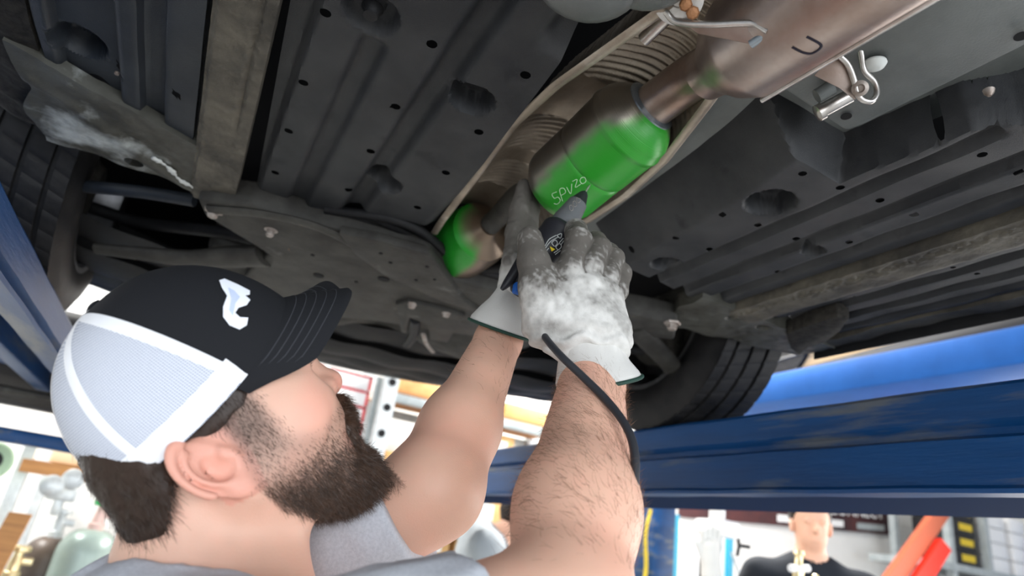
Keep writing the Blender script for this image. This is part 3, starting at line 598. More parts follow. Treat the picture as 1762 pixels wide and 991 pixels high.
def box_thing(name, c, s, m, label, cat, group=None, stripe=None, lab=None, bev=.006):
    """carton with tape/label parts on the face towards -Y; c = centre of base"""
    e = MB().box((c[0], c[1], c[2] + s[2] / 2), s, bev=bev).build(name, m, label=label, cat=cat, group=group)
    o0 = ORI[e.name] - np.array([0, 0, EYE]); yf = c[1] - s[1] / 2 - .002
    if lab:
        MB().box((c[0] + lab[0] * s[0], yf, c[2] + s[2] * lab[1]), (s[0] * lab[2], .003, s[2] * lab[3])).build('sticker', lab[4], e, smooth=False)
    if stripe:
        MB().box((c[0], yf, c[2] + s[2] * .93), (s[0] * 1.0, .004, s[2] * .13)).build('printed_edge', stripe, e, smooth=False)
        MB().box((c[0] + s[0] * .47, yf, c[2] + s[2] * .5), (s[0] * .06, .004, s[2] * .98)).build('printed_corner', stripe, e, smooth=False)
    return e
# --- centre shelving with cartons (front plane Y = 4.2)
YS = 4.2
sh = empty('shelving_unit', (1.9, 4.5, F0), 'pale metal shelving unit behind the bearded man’s arms, filled with cartons', 'shelf')
for x in (1.16, 2.62):
    for y in (4.22, 4.85):
        m_ = MB(); m_.box((x - .04, y, F0 + 1.28), (.012, .08, 2.56)); m_.box((x + .04, y, F0 + 1.28), (.012, .08, 2.56)); m_.box((x, y - .035, F0 + 1.28), (.08, .012, 2.56))
        up_ = m_.build('upright', M['rack_white'], sh, smooth=False)
        if y < 4.5:
            for z in np.arange(-1.3, 1.1, .17): MB().lathe((x, y - .045, z), (0, -1, 0), [(0, .026), (.001, .026)], 16).build('punched_hole', M['dark_hole'], up_)
for z in (.82, .04, -.05 - .7, -1.3):
    for y in (4.21, 4.86): MB().box((1.9, y, z), (1.42, .05, .06), bev=.006).build('shelf_beam', M['rack_grey'], sh)
    MB().box((1.9, 4.53, z + .055), (1.42, .62, .02)).build('shelf_board', M['wood'], sh)
gr = 'cartons on the pale metal shelving'
for i, (x, w, h) in enumerate([(1.42, .34, .10), (1.80, .36, .09), (2.25, .40, .10)]): box_thing('carton', (x, 4.45, .886), (w, .4, h), M['carton'], ['flat carton on the top board beside the upright', 'flat carton in the middle of the top board', 'flat carton at the right of the top board'][i], 'box', gr)
lb = (.05, .5, .5, .6, M['carton_label'])
rows = [(1.36, .115, .28, .20), (1.66, .115, .26, .21), (1.98, .115, .30, .22), (2.32, .115, .30, .20), (1.37, .32, .28, .19), (1.68, .335, .28, .2), (2.02, .345, .28, .2), (2.02, .555, .28, .22), (2.36, .325, .30, .20), (2.33, .53, .25, .16)]
rows = [(x, z - .01, w, h) for x, z, w, h in rows]
wh = ['leftmost carton of the lower row, beside the upright', 'second carton of the lower row behind the left arm', 'third carton of the lower row, between the arms', 'rightmost carton of the lower row', 'leftmost carton of the second row', 'second carton of the second row', 'third carton of the second row above the runway', 'tallest-stacked tan carton with a red corner', 'right carton of the second row', 'small carton topping the right-hand stack']
for i, (x, z, w, h) in enumerate(rows):
    e = box_thing('carton', (x, 4.45, z - .02), (w, .42, h), M['carton'], wh[i], 'box', gr, lab=lb)
    if i == 7: MB().box((x - w * .42, 4.45 - .213, z + h * .6), (w * .14, .004, h * .5)).build('red_corner', M['red'], e, smooth=False)
names2 = ['left', 'second', 'third', 'right']
for j, (z, hs) in enumerate([(-.36 - .345, .19), (-.36 - .15, .17), (-.345, .2), (-.14, .13)]):
    for i, x in enumerate((1.36, 1.66, 1.98, 2.32)):
        box_thing('carton', (x, 4.47, z + .02 - .0), (.28, .4, hs), M['carton'], '%s carton in the %s row below the runway level' % (names2[i], ['lowest', 'second lowest', 'third', 'upper'][j]), 'box', gr, lab=lb)
# --- white-and-red boxes rack left of it
s2 = empty('shelving_unit', (.75, 4.5, F0), 'shelf behind the man’s nose holding white boxes with red print', 'shelf')
for x in (.28, 1.10):
    m_ = MB(); m_.box((x, 4.30, F0 + 1.2), (.04, .04, 2.4)); m_.box((x, 4.8, F0 + 1.2), (.04, .04, 2.4)); m_.build('upright', M['rack_grey'], s2, smooth=False)
for z in (.30, -.5, -1.2): MB().box((.69, 4.55, z), (.80, .55, .03)).build('shelf_board', M['rack_grey'], s2)
for k in range(6):
    box_thing('parts_box', (.91, 4.5, .317 + k * .105), (.30, .36, .10), M['white_box'], 'white box with red edge, number %s from the bottom of the right stack' % ['one', 'two', 'three', 'four', 'five', 'six'][k], 'box', 'white and red boxes by the man’s nose', stripe=M['red'], bev=.003)
    box_thing('parts_box', (.58, 4.5, .317 + k * .105), (.30, .36, .10), M['white_box'], 'white box with red edge, number %s from the bottom of the left stack' % ['one', 'two', 'three', 'four', 'five', 'six'][k], 'box', 'white and red boxes by the man’s nose', stripe=M['red'], bev=.003)
# --- lower left: welding gases and rack
def cylinder(x, y, r, h, m, label, valve, cap=None, z0=F0, tilt=(0, 0)):
    e = empty('gas_cylinder', (x, y, z0), label, 'gas cylinder', 'gas cylinders at the lower left')
    ax = un((tilt[0], tilt[1], 1)); m_ = MB(); pf = [(0, r * .93), (.01, r)] + [(h * k / 10, r) for k in range(1, 10)] + [(h - r * .9, r)] + [(h - r * .9 + r * .9 * math.sin(t), r * (.28 + .72 * math.cos(t))) for t in np.linspace(.15, 1.5, 9)]
    m_.lathe((x, y, z0), ax, pf, 40); m_.build('shell', m, e)
    o = np.array([x, y, z0]) + ax * (h - .005)
    v = MB(); v.lathe(o, ax, [(0, .032), (.03, .034), (.035, .026), (.07, .024), (.09, .018), (.12, .018)], 24); v.box(o + ax * .075 + (.03, 0, 0), (.06, .028, .03), bev=.005)
    v.build('valve', valve, e); hw = MB(); hw.lathe(o + ax * .11, ax, [(0, .035), (.004, .04), (.02, .04), (.024, .034)], 16); hw.build('handwheel', cap or valve, e)
    return e
M['cyl_green'] = mat('cylinder_grey_green', (.38, .46, .41), .35, .2, c2=(.30, .38, .35), nscale=7)
M['cyl_blue'] = mat('cylinder_grey_blue', (.33, .42, .48), .4, .2)
M['cyl_dark'] = mat('cylinder_dark', (.075, .06, .055), .4, c2=(.12, .09, .07), nscale=9)
M['brass'] = mat('brass', (.75, .62, .36), .3, .8)
M['green_hw'] = mat('green_handwheel', (.03, .36, .10), .5)
M['pinkish'] = mat('valve_pinkish', (.72, .5, .45), .4, .2)
cylinder(-.205, 3.75, .125, 1.26, M['cyl_green'], 'pale green-grey gas cylinder with a red valve and green handwheel', M['pinkish'], M['green_hw'])
cylinder(.0, 3.9, .115, 1.17, M['cyl_blue'], 'blue-grey gas cylinder standing right of the pale green one', M['white_box'], M['white_box'])
cylinder(-.36, 3.85, .105, 1.20, M['cyl_dark'], 'dark brown gas cylinder with silver valve behind the yellow-topped one', M['rack_white'], M['rack_white'])
e = cylinder(-.44, 3.6, .09, 1.04, mat('cylinder_slate', (.06, .08, .11), .5), 'small slate cylinder with a yellow shoulder', M['brass'], M['brass'])
m_ = MB(); m_.lathe((-.44, 3.6, F0), (0, 0, 1), [(1.04 - .10, .0915), (1.04 - .075, .0915), (1.04 - .03, .075), (1.04 - .008, .045), (1.04, .03)], 32); m_.build('yellow_shoulder', M['yellow'], e)
t = empty('gas_regulator', (-.41, 3.74, -.15), 'silver twin-gauge regulator on top of the dark cylinder', 'regulator')
m_ = MB(); m_.lathe((-.43, 3.72, -.03), (0, -1, 0), [(0, .045), (.03, .048), (.035, .04)], 24); m_.build('gauge', M['rack_white'], t)
m_ = MB(); m_.lathe((-.36, 3.74, .01), (0, -1, 0), [(0, .045), (.03, .048), (.035, .04)], 24); m_.build('gauge', M['rack_white'], t)
m_ = MB(); m_.box((-.39, 3.80, -.06), (.12, .05, .06), bev=.01); m_.box((-.39, 3.80, -.105), (.04, .04, .10), bev=.01); m_.build('regulator_body', M['rack_white'], t)
r3 = empty('storage_rack', (-.45, 4.3, F0), 'wooden-shelved metal rack above the gas cylinders at the lower left', 'shelf')
for x in (-.60, .22): MB().box((x, 3.95, F0 + .80), (.05, .05, 1.6)).build('upright', M['rack_white'], r3, smooth=False); MB().box((x, 4.8, F0 + .80), (.05, .05, 1.6)).build('upright', M['rack_white'], r3, smooth=False)
MB().box((-.19, 4.37, .055), (.84, .85, .035)).build('shelf_board', M['wood'], r3); MB().box((-.19, 3.93, .04), (.84, .02, .06)).build('shelf_lip', M['wood'], r3)
box_thing('long_carton', (-.30, 4.1, .075), (.42, .3, .085), mat('cream_card', (.86, .70, .48), .7), 'long cream carton lying on the wooden shelf board', 'box')
box_thing('parts_tray', (.02, 4.1, .075), (.14, .3, .06), M['rack_grey'], 'small grey tray at the right end of the wooden board', 'tray')
pw = MB(); pw.prism([(-.66, 3.36, F0), (-.56, 3.36, F0), (-.43, 3.44, -.15), (-.51, 3.44, -.15)], (0, .03, 0)); tag(pw.build('plank', M['wood'], label='brown wooden plank leaning beside the dark cylinder', cat='plank', smooth=False))
e = empty('gauge_reel', (-.68, 3.6, .03), 'pale green rimmed round dial at the left picture edge', 'dial')
m_ = MB(); m_.lathe((-.66, 3.6, .035), (0, -1, 0), [(0, .07), (.03, .078), (.04, .07), (.041, .058)], 32); m_.build('dial_case', mat('pale_green', (.55, .75, .5), .4), e)
m_ = MB(); m_.lathe((-.66, 3.555, .035), (0, -1, 0), [(0, .04), (.01, .038), (.012, .02)], 24); m_.build('dial_hub', M['black'], e)
MB().box((-.66, 3.62, -.75), (.03, .03, 1.42)).build('stand_pole', M['rack_grey'], e)
for i, (x, z) in enumerate([(-.64, -.18), (-.68, -.32), (-.60, -.42)]):
    e = MB().box((x, 3.7, z), (.07, .05, .10), bev=.015).build('spray_can', [M['white_box'], M['yellow'], M['rack_white']][i], label=['white can at the far lower left edge', 'yellow can at the far lower left edge', 'silver can at the far lower left edge'][i], cat='can', group='cans by the cylinder rack')
MB().box((-.64, 3.72, -.49), (.2, .2, .02)).build('cart_tray', M['rack_grey'], r3); 
# --- neighbouring bay left: dark vehicle and crossbeam
nb = empty('neighbour_car', (-1.4, 3.3, .16), 'dark underside of another lifted car at the left edge behind the runway', 'car')
m_ = MB(); m_.prism([(-2.6, 2.45, .30), (-2.6, 2.5, .50), (-2.6, 2.9, .60), (-2.6, 3.5, .56), (-2.6, 3.6, .27), (-2.6, 2.8, .215)], (2.42, 0, 0), .03); m_.build('body_shell', mat('dark_car_paint', (.012, .012, .014), .5), nb)
for y in (2.55, 2.75): MB().tube([(-2.4, y, .24), (-1.2, y - .03, .235), (-.25, y, .24)], .012, 10).build('underbody_pipe', M['cast_grey'], nb)
cb = empty('lift_crossbeam', (-1.4, 3.2, .09), 'thin blue crossbeam of the neighbouring lift at the left edge', 'lift')
MB().box((-1.2, 3.05, .125), (2.2, .12, .05), bev=.008).build('beam', M['blue_lift'], cb)
MB().box((-2.2, 3.05, (.1 + F0) / 2), (.2, .2, EYE + .1), bev=.01).build('post', M['blue_lift'], cb)
# --- neighbouring bay right: bright blue runway with a gold car
e = empty('lift_runway', (3.2, 1.6, .97), 'bright blue runway of the neighbouring lift at the right', 'lift')
MB().box((3.22, 1.3, 1.0925), (.44, 4.6, .165), bev=.008).build('beam', M['blue_bright'], e)
MB().box((3.75, -1.9, (.97 + F0) / 2), (.25, .25, EYE + .97), bev=.01).build('post', M['blue_bright'], e)
M['gold'] = mat('gold_car_paint', (.62, .44, .25), .3, .3, coat=.5)
g_ = empty('neighbour_car', (4.1, 1.5, 1.18), 'gold-coloured car on the neighbouring lift, only its black lower side showing', 'car')
m_ = MB(); m_.prism([(3.22, -1.0, 1.24), (3.22, -1.0, 1.75), (3.22, 2.0, 1.85), (3.22, 3.25, 1.55), (3.22, 3.3, 1.22)], (1.6, 0, 0), .04); m_.build('body_shell', M['gold'], g_)
m_ = MB(); m_.prism([(3.18, -1.0, 1.20), (3.18, -1.0, 1.36), (3.18, 1.3, 1.33), (3.18, 3.0, 1.23), (3.18, 3.3, 1.19)], (1.5, 0, 0), .01); m_.build('sill', M['black'], g_)
MB().tube([(3.17, -1, 1.46), (3.17, 1.5, 1.40), (3.18, 3.2, 1.30)], .008, 8).build('side_trim', M['black'], g_)
for y in (-.6, 2.85):
    m_ = MB(); m_.lathe((3.2, y, 1.49), (1, 0, 0), [(0, .20), (0, .30), (.02, .312), (.18, .312), (.2, .3), (.2, .2)], 40); m_.build('wheel', M['rubber'], g_)
# --- right background: banner, red stair rail, shelves with cases
bn = empty('banner', (6.1, 4.99, .55), 'black banner with white lettering on the white wall behind the man in black', 'banner')
P = [(4.4, 5.02, .50), (7.60, 5.02, .765), (7.62, 5.02, 1.35), (4.4, 5.02, 1.15)]
MB().prism(P, (0, .012, 0)).build('cloth', mat('banner_dark', (.035, .02, .025), .6, c2=(.09, .03, .03), nscale=3), bn, smooth=False)
def text(s, loc, size, rotv, m, parent, name, ext=.002):
    cu = bpy.data.curves.new(name, 'FONT'); cu.body = s; cu.size = size; cu.extrude = ext; o = bpy.data.objects.new(name, cu); COL.objects.link(o)
    o.matrix_world = Matrix.Translation((0, 0, 0)) @ rotv; dg = bpy.context.evaluated_depsgraph_get(); me = bpy.data.meshes.new_from_object(o.evaluated_get(dg)); bpy.data.objects.remove(o)
    V = np.array([(rotv @ v.co)[:] for v in me.vertices]) + np.array(loc); F = [list(p.vertices) for p in me.polygons]; bpy.data.meshes.remove(me)
    return mk(name, V, F, m, parent, smooth=False)
rb = Matrix.Rotation(-RAD(4.8), 4, 'Y') @ Matrix.Rotation(RAD(90), 4, 'X')
text('SERVICE CONNECT', (5.75, 5.0, .775), .19, rb, M['white_box'], bn, 'lettering'); 
ln = MB(); 
MB().prism([(5.70, 5.01, .645), (6.72, 5.01, .73), (6.72, 5.01, .80), (5.70, 5.01, .715)], (0, -.004, 0)).build('white_strip', M['white_box'], bn, smooth=False)
MB().prism([(6.95, 5.01, .745), (7.42, 5.01, .785), (7.42, 5.01, .85), (6.95, 5.01, .81)], (0, -.004, 0)).build('grey_strip', M['rack_grey'], bn, smooth=False)
st = empty('stair_stringer', (5.9, 3.7, F0), 'red sloping stair side in front of the grey shelves at the lower right', 'stairs')
m_ = MB(); m_.prism([(4.25, 3.6, -.72), (4.40, 3.6, -.78), (6.50, 3.6, 1.02), (6.35, 3.6, 1.08)], (0, .06, 0)); m_.build('stringer', mat('red_brown_paint', (.50, .12, .06), .5), st, smooth=False)
m_ = MB(); m_.prism([(4.42, 3.55, -.80), (4.58, 3.55, -.86), (6.15, 3.55, .52), (6.02, 3.55, .60)], (0, .05, 0)); m_.build('rail', mat('red_paint', (.80, .03, .015), .4), st, smooth=False)
for k in range(5): MB().box((4.4 + k * .3, 3.95, -1.2 + k * .225), (.28, .7, .03)).build('tread', M['rack_grey'], st)
s4 = empty('shelving_unit', (7.8, 4.5, F0), 'grey shelving unit at the right edge stacked with black and white cases', 'shelf')
for x in (7.28, 7.93, 9.0): MB().box((x, 4.22, F0 + 1.3), (.07, .07, 2.6)).build('upright', M['rack_grey'], s4, smooth=False); MB().box((x, 4.8, F0 + 1.3), (.07, .07, 2.6)).build('upright', M['rack_grey'], s4, smooth=False)
for z in (.49, -.2, -.9): MB().box((7.95, 4.5, z - .03), (2.2, .65, .07)).build('shelf_board', M['rack_grey'], s4)
for k in range(4): 
    box_thing('oil_case', (7.60, 4.45, .49 + .005 + k * .155), (.46, .4, .15), M['black'], 'black case with yellow label, %s of its stack' % ['bottom', 'second', 'third', 'top'][k], 'case', 'black cases on the grey shelving', lab=(.1, .55, .5, .45, M['yellow']))
for c_, x in enumerate((8.20, 8.66)):
    for k in range(4): box_thing('white_case', (x, 4.45, .495 + k * .155), (.40 if c_ == 0 else .3, .4, .15), M['white_box'], 'white case, %s of the %s stack on the grey shelving' % (['bottom', 'second', 'third', 'top'][k], ['left', 'right'][c_]), 'case', 'white cases on the grey shelving', bev=.02)
for k, x in enumerate((7.55, 8.1, 8.6)): box_thing('oil_case', (x, 4.45, -.195), (.42, .4, .4), M['black'], ['left', 'middle', 'right'][k] + ' black case on the lower grey shelf', 'case', 'black cases on the lower shelf')
bs = empty('blue_cabinet', (9.2, 4.0, F0), 'bright blue cabinet edge at the far right', 'cabinet'); MB().box((9.25, 3.9, F0 + 1.3), (.3, .5, 2.6), bev=.01).build('body', M['blue_bright'], bs)
MB().box((9.25, 3.64, F0 + 1.3), (.26, .02, 2.5)).build('door', M['blue_bright'], bs)
# --- machine and clutter between runway and man in black
pt = empty('lift_post', (2.95, 3.4, F0), 'blue lift post standing behind the black cable at the bottom', 'lift')
MB().box((3.08, 3.75, F0 + .95), (.19, .2, 1.9), bev=.01).build('column', M['blue_lift'], pt); MB().box((3.08, 3.75, F0 + .01), (.4, .4, .02)).build('base_plate', M['blue_lift'], pt)
dm = empty('drill_press', (3.2, 3.3, F0), 'grey bench drill press with white head beside the blue post', 'machine')
m_ = MB(); m_.lathe((3.18, 3.35, F0), (0, 0, 1), [(0, .2), (.04, .2), (.05, .05), (1.8, .05)], 20); m_.build('column', M['black'], dm)
m_ = MB(); m_.box((3.16, 3.25, .30), (.17, .24, .10), bev=.02); m_.box((3.13, 3.22, .40), (.05, .1, .2), bev=.01); m_.build('head', M['white_box'], dm)
m_ = MB(); m_.lathe((3.14, 3.2, .25), (0, 0, -1), [(0, .03), (.06, .025), (.09, .012), (.16, .008)], 16); m_.build('chuck', M['rack_white'], dm)
m_ = MB(); m_.box((3.12, 3.2, -.02), (.30, .26, .03), bev=.005); m_.build('table', M['rack_grey'], dm)
m_ = MB(); m_.tube([(3.19, 3.15, .17), (3.24, 3.1, -.02)], .010, 10); m_.build('feed_lever', M['rack_white'], dm)
for k in range(3):
    a = k * 2.1; m_ = MB(); m_.tube([(3.30, 3.2, .22), (3.30 + .07 * math.cos(a), 3.18, .22 + .07 * math.sin(a))], .012, 8); m_.build('handle', M['black'], dm)
for i, (x, z, mm, l) in enumerate([(2.66, -.05, 'green_hw', 'green carton just right of the forearm'), (2.72, .10, 'white_box', 'white carton above the green one'), (2.66, -.17, 'green_hw', 'lower green carton right of the forearm')]):
    box_thing('supply_box', (x, 3.7, z - .0), (.13, .2, .115), M[mm] if mm != 'green_hw' else bpy.data.materials.get('bright_green') or mat('bright_green', (.12, .55, .06), .5), l, 'box', 'green and white supply boxes', lab=(0, .5, .5, .5, M['white_box']))
ws = empty('side_table', (2.7, 3.7, F0), 'metal side table carrying the green supply boxes', 'table'); MB().box((2.68, 3.7, -.185), (.3, .3, .025)).build('top', M['rack_grey'], ws)
for dx in (-.13, .13):
    for dy in (-.13, .13): MB().box((2.68 + dx, 3.7 + dy, (F0 - .2) / 2), (.02, .02, EYE - .2)).build('leg', M['rack_grey'], ws)
yb = MB(); yb.tube(spline([(2.80, 3.5, F0 + .95), (2.79, 3.5, -.2), (2.82, 3.5, 0), (2.80, 3.5, .2), (2.83, 3.5, .36)], 20), .012, 8); tag(yb.build('air_hose', M['yellow'], pt, label='yellow air hose'))
P2_ = MB(); P2_.prism([(3.9, 4.2, .18), (4.3, 4.2, .18), (4.3, 4.2, .52), (3.9, 4.2, .52)], (0, .03, 0)); 
cr = empty('tool_cart', (4.2, 4.4, F0), 'white tool cart with teal legs behind the man in black', 'cart')
MB().box((4.1, 4.6, .10), (.62, .4, .62), bev=.01).build('body', M['white_box'], cr); 
for x in (3.80, 4.40): MB().box((x, 4.38, -.2), (.05, .05, 1.3)).build('leg', mat('teal_paint', (.02, .25, .38), .4) if x < 4 else bpy.data.materials['teal_paint'], cr)
MB().box((4.1, 4.6, -.85), (.62, .3, 1.2), bev=.01).build('drawer_block', M['rack_grey'], cr)
# --- shelving behind grey-shirted helper is covered by the cartons above
# ================================================================ people in the background
M['skin'] = mat('skin_far', (.80, .46, .32), .5, sss=.1, sscol=(1, .35, .2))
M['black_tee'] = mat('black_tee', (.014, .018, .025), .85, bump=.0006, bscale=300)
M['grey_tee'] = mat('grey_tee_far', (.38, .41, .43), .9)
M['hair'] = mat('hair_dark', (.018, .012, .009), .5)
M['glove_far'] = mat('glove_far', (.75, .74, .70), .8)
def bgman(base, face, sc, H_, j, shirt, label, group=None, hand_m=None, lean=0):
    """j: dict of joints relative to base, in metres, with x = right of facing... world axes rotated by face angle"""
    e = empty('person', base, label, 'person', group); ca, sa = math.cos(face), math.sin(face)
    Q = np.array([[ca, -sa, 0], [sa, ca, 0], [0, 0, 1]]); B_ = np.array(base, float)
    W_ = lambda p: Q @ (np.array(p, float) * sc) + B_
    hd = W_(j['head']); T = lambda p: ((p - hd) @ Q) / sc
    def f_skin(p):
        q = T(p); d = sd_ell(q, (0, .01, .03), (.076, .092, .10)); d = smin(d, sd_ell(q, (0, -.035, -.05), (.055, .055, .065)), .03)
        d = smin(d, sd_cap(q, (0, -.085, .0), (0, -.105, -.03), .010, .015), .015); d = smin(d, sd_ell(q, (0, -.082, -.065), (.022, .012, .010)), .008)
        for s in (-1, 1):
            d = smax(d, -sd_ell(q, (s * .032, -.095, .008), (.016, .012, .011)), .01); d = smin(d, sd_ell(q, (s * .032, -.075, .008), (.013, .013, .012)), .004)
            d = smin(d, sd_ell(q, (s * .078, .0, -.01), (.009, .02, .032)), .006)
        d = smin(d, sd_cap(p, W_(np.array(j['head']) + (0, .02, -.03)), W_(j['neck']), .055 * sc, .06 * sc), .03)
        for a, b, c, h in (('sr', 'er', 'wr', 'hr'), ('sl', 'el', 'wl', 'hl')):
            A_, Bj, Cj, Hj = (W_(j[k]) for k in (a, b, c, h))
            d = smin(d, sd_cap(p, A_, Bj, .05 * sc, .040 * sc), .02); d = smin(d, sd_cap(p, Bj, Cj, .040 * sc, .026 * sc), .015)
            dr = un(Hj - Cj); sd_ = un(np.cross(dr, (0.3, 1, .2))); d = smin(d, sd_cap(p, Cj + dr * .03, Cj + dr * .07, .032 * sc), .015)
            for k in range(4): o = (k - 1.5) * .019; d = smin(d, sd_cap(p, Cj + dr * .08 + sd_ * o, Cj + dr * (.155 - .012 * abs(k - 1.3)) + sd_ * o * 1.1 + np.cross(dr, sd_) * .02, .009, .008), .004)
            d = smin(d, sd_cap(p, Cj + dr * .03 + sd_ * .03, Cj + dr * .09 + sd_ * .055, .011, .009), .006)
        return smin(d, sd_cap(p, W_(j['neck']), W_(j['hip']), .07 * sc, .08 * sc), .05)
    pts = np.array([W_(v) for v in j.values()]); lo, hi = pts.min(0) - .22, pts.max(0) + .2
    V, Fq = surfnet(f_skin, lo, hi, .009, 1); mk('body', V, Fq, M['skin'], e)
    def f_shirt(p):
        s_, n_, h_ = W_(j['sr']), W_(j['sl']), W_(j['hip']); nk = W_(j['neck'])
        d = sd_cap(p, s_, n_, .078 * sc); c_ = (s_ + n_) / 2
        d = smin(d, sd_ell(p, c_ * .6 + h_ * .4, (.185 * sc, .125 * sc, .33 * sc), Q.T), .08); d = smin(d, sd_ell(p, h_, (.17 * sc, .12 * sc, .16 * sc), Q.T), .08)
        d = smin(d, sd_cap(p, nk - (0, 0, .02), c_, .07 * sc, .1 * sc), .04)
        for a, b in (('sr', 'er'), ('sl', 'el')): A_, Bj = W_(j[a]), W_(j[b]); d = smin(d, sd_cap(p, A_, A_ + (Bj - A_) * .62, .074 * sc, .064 * sc), .04)
        d = smax(d, -sd_cap(p, nk + (0, 0, .0), nk + Q @ np.array([0, -.01, .2]), .068 * sc, .08 * sc), .008)
        for a, b in (('sr', 'er'), ('sl', 'el')):
            A_, Bj = W_(j[a]), W_(j[b]); d = smax(d, -sd_cap(p, A_ + (Bj - A_) * .74, Bj, .066 * sc), .004)
        return d + .003 * vnoise(p, .05, 3)
    V, Fq = surfnet(f_shirt, lo, hi, .011, 1); mk('t_shirt', V, Fq, shirt, e)
    hp_ = W_(j['hip'])
    def f_tr(p):
        d = sd_ell(p, hp_ - (0, 0, .05), (.17 * sc, .12 * sc, .13 * sc), Q.T)
        for s in (-1, 1):
            f0 = B_ + Q @ np.array([s * .11, 0, .09]); d = smin(d, sd_cap(p, hp_ + Q @ np.array([s * .08, 0, -.06]), f0, .10 * sc, .07 * sc), .03)
        return d
    V, Fq = surfnet(f_tr, (lo[0], lo[1], B_[2]), (hi[0], hi[1], hp_[2] + .2), .016, 1); mk('trousers', V, Fq, M['navy'], e)
    for s in (-1, 1):
        f0 = B_ + Q @ np.array([s * .11, -.05, .045]); m_ = MB(); m_.box(f0, (.09, .27, .09), rot=Q, bev=.035); m_.build('shoe', M['black'], e)
    def f_hair(p):
        q = T(p); d = sd_ell(q, (0, .02, .045), (.086, .098, .098)); d = smax(d, -sd_ell(q, (0, -.08, -.02), (.10, .10, .095)), .01); return smax(d, -(q[:, 2] + .05), .01) + .003 * vnoise(p, .012, 2)
    V, Fq = surfnet(f_hair, hd - .16, hd + .17, .009, 1); mk('hair', V, Fq, M['hair'], e)
    if hand_m:
        for hk, wk in hand_m:
            A_, Bj = W_(j[wk]), W_(j[hk]); dr = un(Bj - A_); sd_ = un(np.cross(dr, (.3, 1, .2)))
            def f_g(p):
                d = sd_cap(p, A_ - dr * .03, A_ + dr * .04, .044, .040); d = smin(d, sd_cap(p, A_ + dr * .03, A_ + dr * .08, .041), .01)
                for k in range(4): o = (k - 1.5) * .021; d = smin(d, sd_cap(p, A_ + dr * .08 + sd_ * o, A_ + dr * (.165 - .012 * abs(k - 1.3)) + sd_ * o * 1.1 + np.cross(dr, sd_) * .02, .013, .012), .004)
                return smin(d, sd_cap(p, A_ + dr * .03 + sd_ * .03, A_ + dr * .10 + sd_ * .06, .015, .013), .006)
            V, Fq = surfnet(f_g, np.minimum(A_, Bj) - .12, np.maximum(A_, Bj) + .14, .006, 1); mk('work_glove', V, Fq, M['glove_far'], e)
    return e
jm = dict(head=(0, 0, 1.70), neck=(0, .02, 1.53), sr=(-.20, .02, 1.46), sl=(.20, .02, 1.46), er=(-.34, -.02, 1.26), el=(.30, -.05, 1.22), wr=(-.42, -.10, 1.47), wl=(.10, -.26, 1.30), hr=(-.43, -.11, 1.57), hl=(.03, -.30, 1.36), hip=(0, .03, 1.0))
bp = pd(1395, 903, 2.85)
bgman((bp[0], bp[1], F0), RAD(-38), (bp[2] - F0) / 1.70, 1.8, jm, M['black_tee'], 'man in a black T-shirt standing in the background with one gloved hand raised', hand_m=[('hr', 'wr')])
jh = dict(head=(0, -.14, 1.50), neck=(0, -.03, 1.40), sr=(-.19, .0, 1.36), sl=(.19, .0, 1.36), er=(-.24, -.08, 1.09), el=(.24, -.08, 1.09), wr=(-.16, -.25, 1.0), wl=(.16, -.25, 1.0), hr=(-.1, -.3, 1.0), hl=(.1, -.3, 1.0), hip=(0, .12, .92))
bp = pd(868, 893, 3.25)
bgman((bp[0] - .06, bp[1], F0), RAD(60), (bp[2] - F0) / 1.50, 1.7, jh, M['grey_tee'], 'helper in a grey T-shirt bent forward behind the raised forearms')
# tool with brass fittings held by the man in black
c = pd(1372, 975, 2.5); e = empty('air_tool', c - (0, 0, .05), 'tool with brass and white fittings held before the black T-shirt', 'tool')
m_ = MB(); m_.lathe(c + (0, 0, -.06), (.1, 0, 1), [(0, .018), (.05, .022), (.06, .014), (.10, .014), (.105, .02), (.12, .018)], 16); m_.build('fitting', M['brass'], e)
m_ = MB(); m_.tube([c + (-.04, 0, -.01), c + (.05, -.01, .0)], .014, 12); m_.build('cross_pipe', M['white_box'], e)
m_ = MB(); m_.lathe(c + (.10, 0, -.07), (0, 0, 1), [(0, .010), (.05, .012), (.055, .006)], 12); m_.build('small_fitting', M['brass'], e)
m_ = MB(); m_.box(c + (.03, 0, -.07), (.22, .05, .04), bev=.01); m_.build('tool_body', M['rack_grey'], e)
# ================================================================ the bearded mechanic
HF = np.array([.77131447, .0481101, .63463328]); HU = np.array([-.63272845, -.04977261, .77277254]); HW = np.array([.06876552, -.99760118, -.0079497]); HO = np.array([.03388339, .61794661, .06915998])
HM = np.array([HF, HU, HW])
def H(u, v, w=0.): return HO + u * HF + v * HU + w * HW
def Hl(p): return (p - HO) @ HM.T
er, wr_, sr_ = pd(972, 1050, .47), pd(1018, 660, .705), np.array([.075, .46, -.132])
el_, wl_, sl_ = pd(745, 842, .665), pd(858, 585, .845), np.array([.09, .785, -.125])
nb_ = np.array([.035, .615, -.115]); pel = np.array([-.06, .62, -.54])
man = empty('person', (-.06, .62, -EYE), 'bearded mechanic in a black and white cap and grey T-shirt, arms raised under the car', 'person')
M['skin_near'] = mat('skin_near', (.7, .4, .3), .48, attr=True, bump=.00025, bscale=600, sss=.12, sscol=(1, .35, .2), spec=.4)
EARC = np.array([-.038, -.028, .072])
EA = un([.50, -.82, .0]); EBf = un([.80, .50, -.25]); EBf = un(EBf - EBf.dot(EA) * EA); EC = np.cross(EA, EBf); EC = EC if EC[2] > 0 else -EC
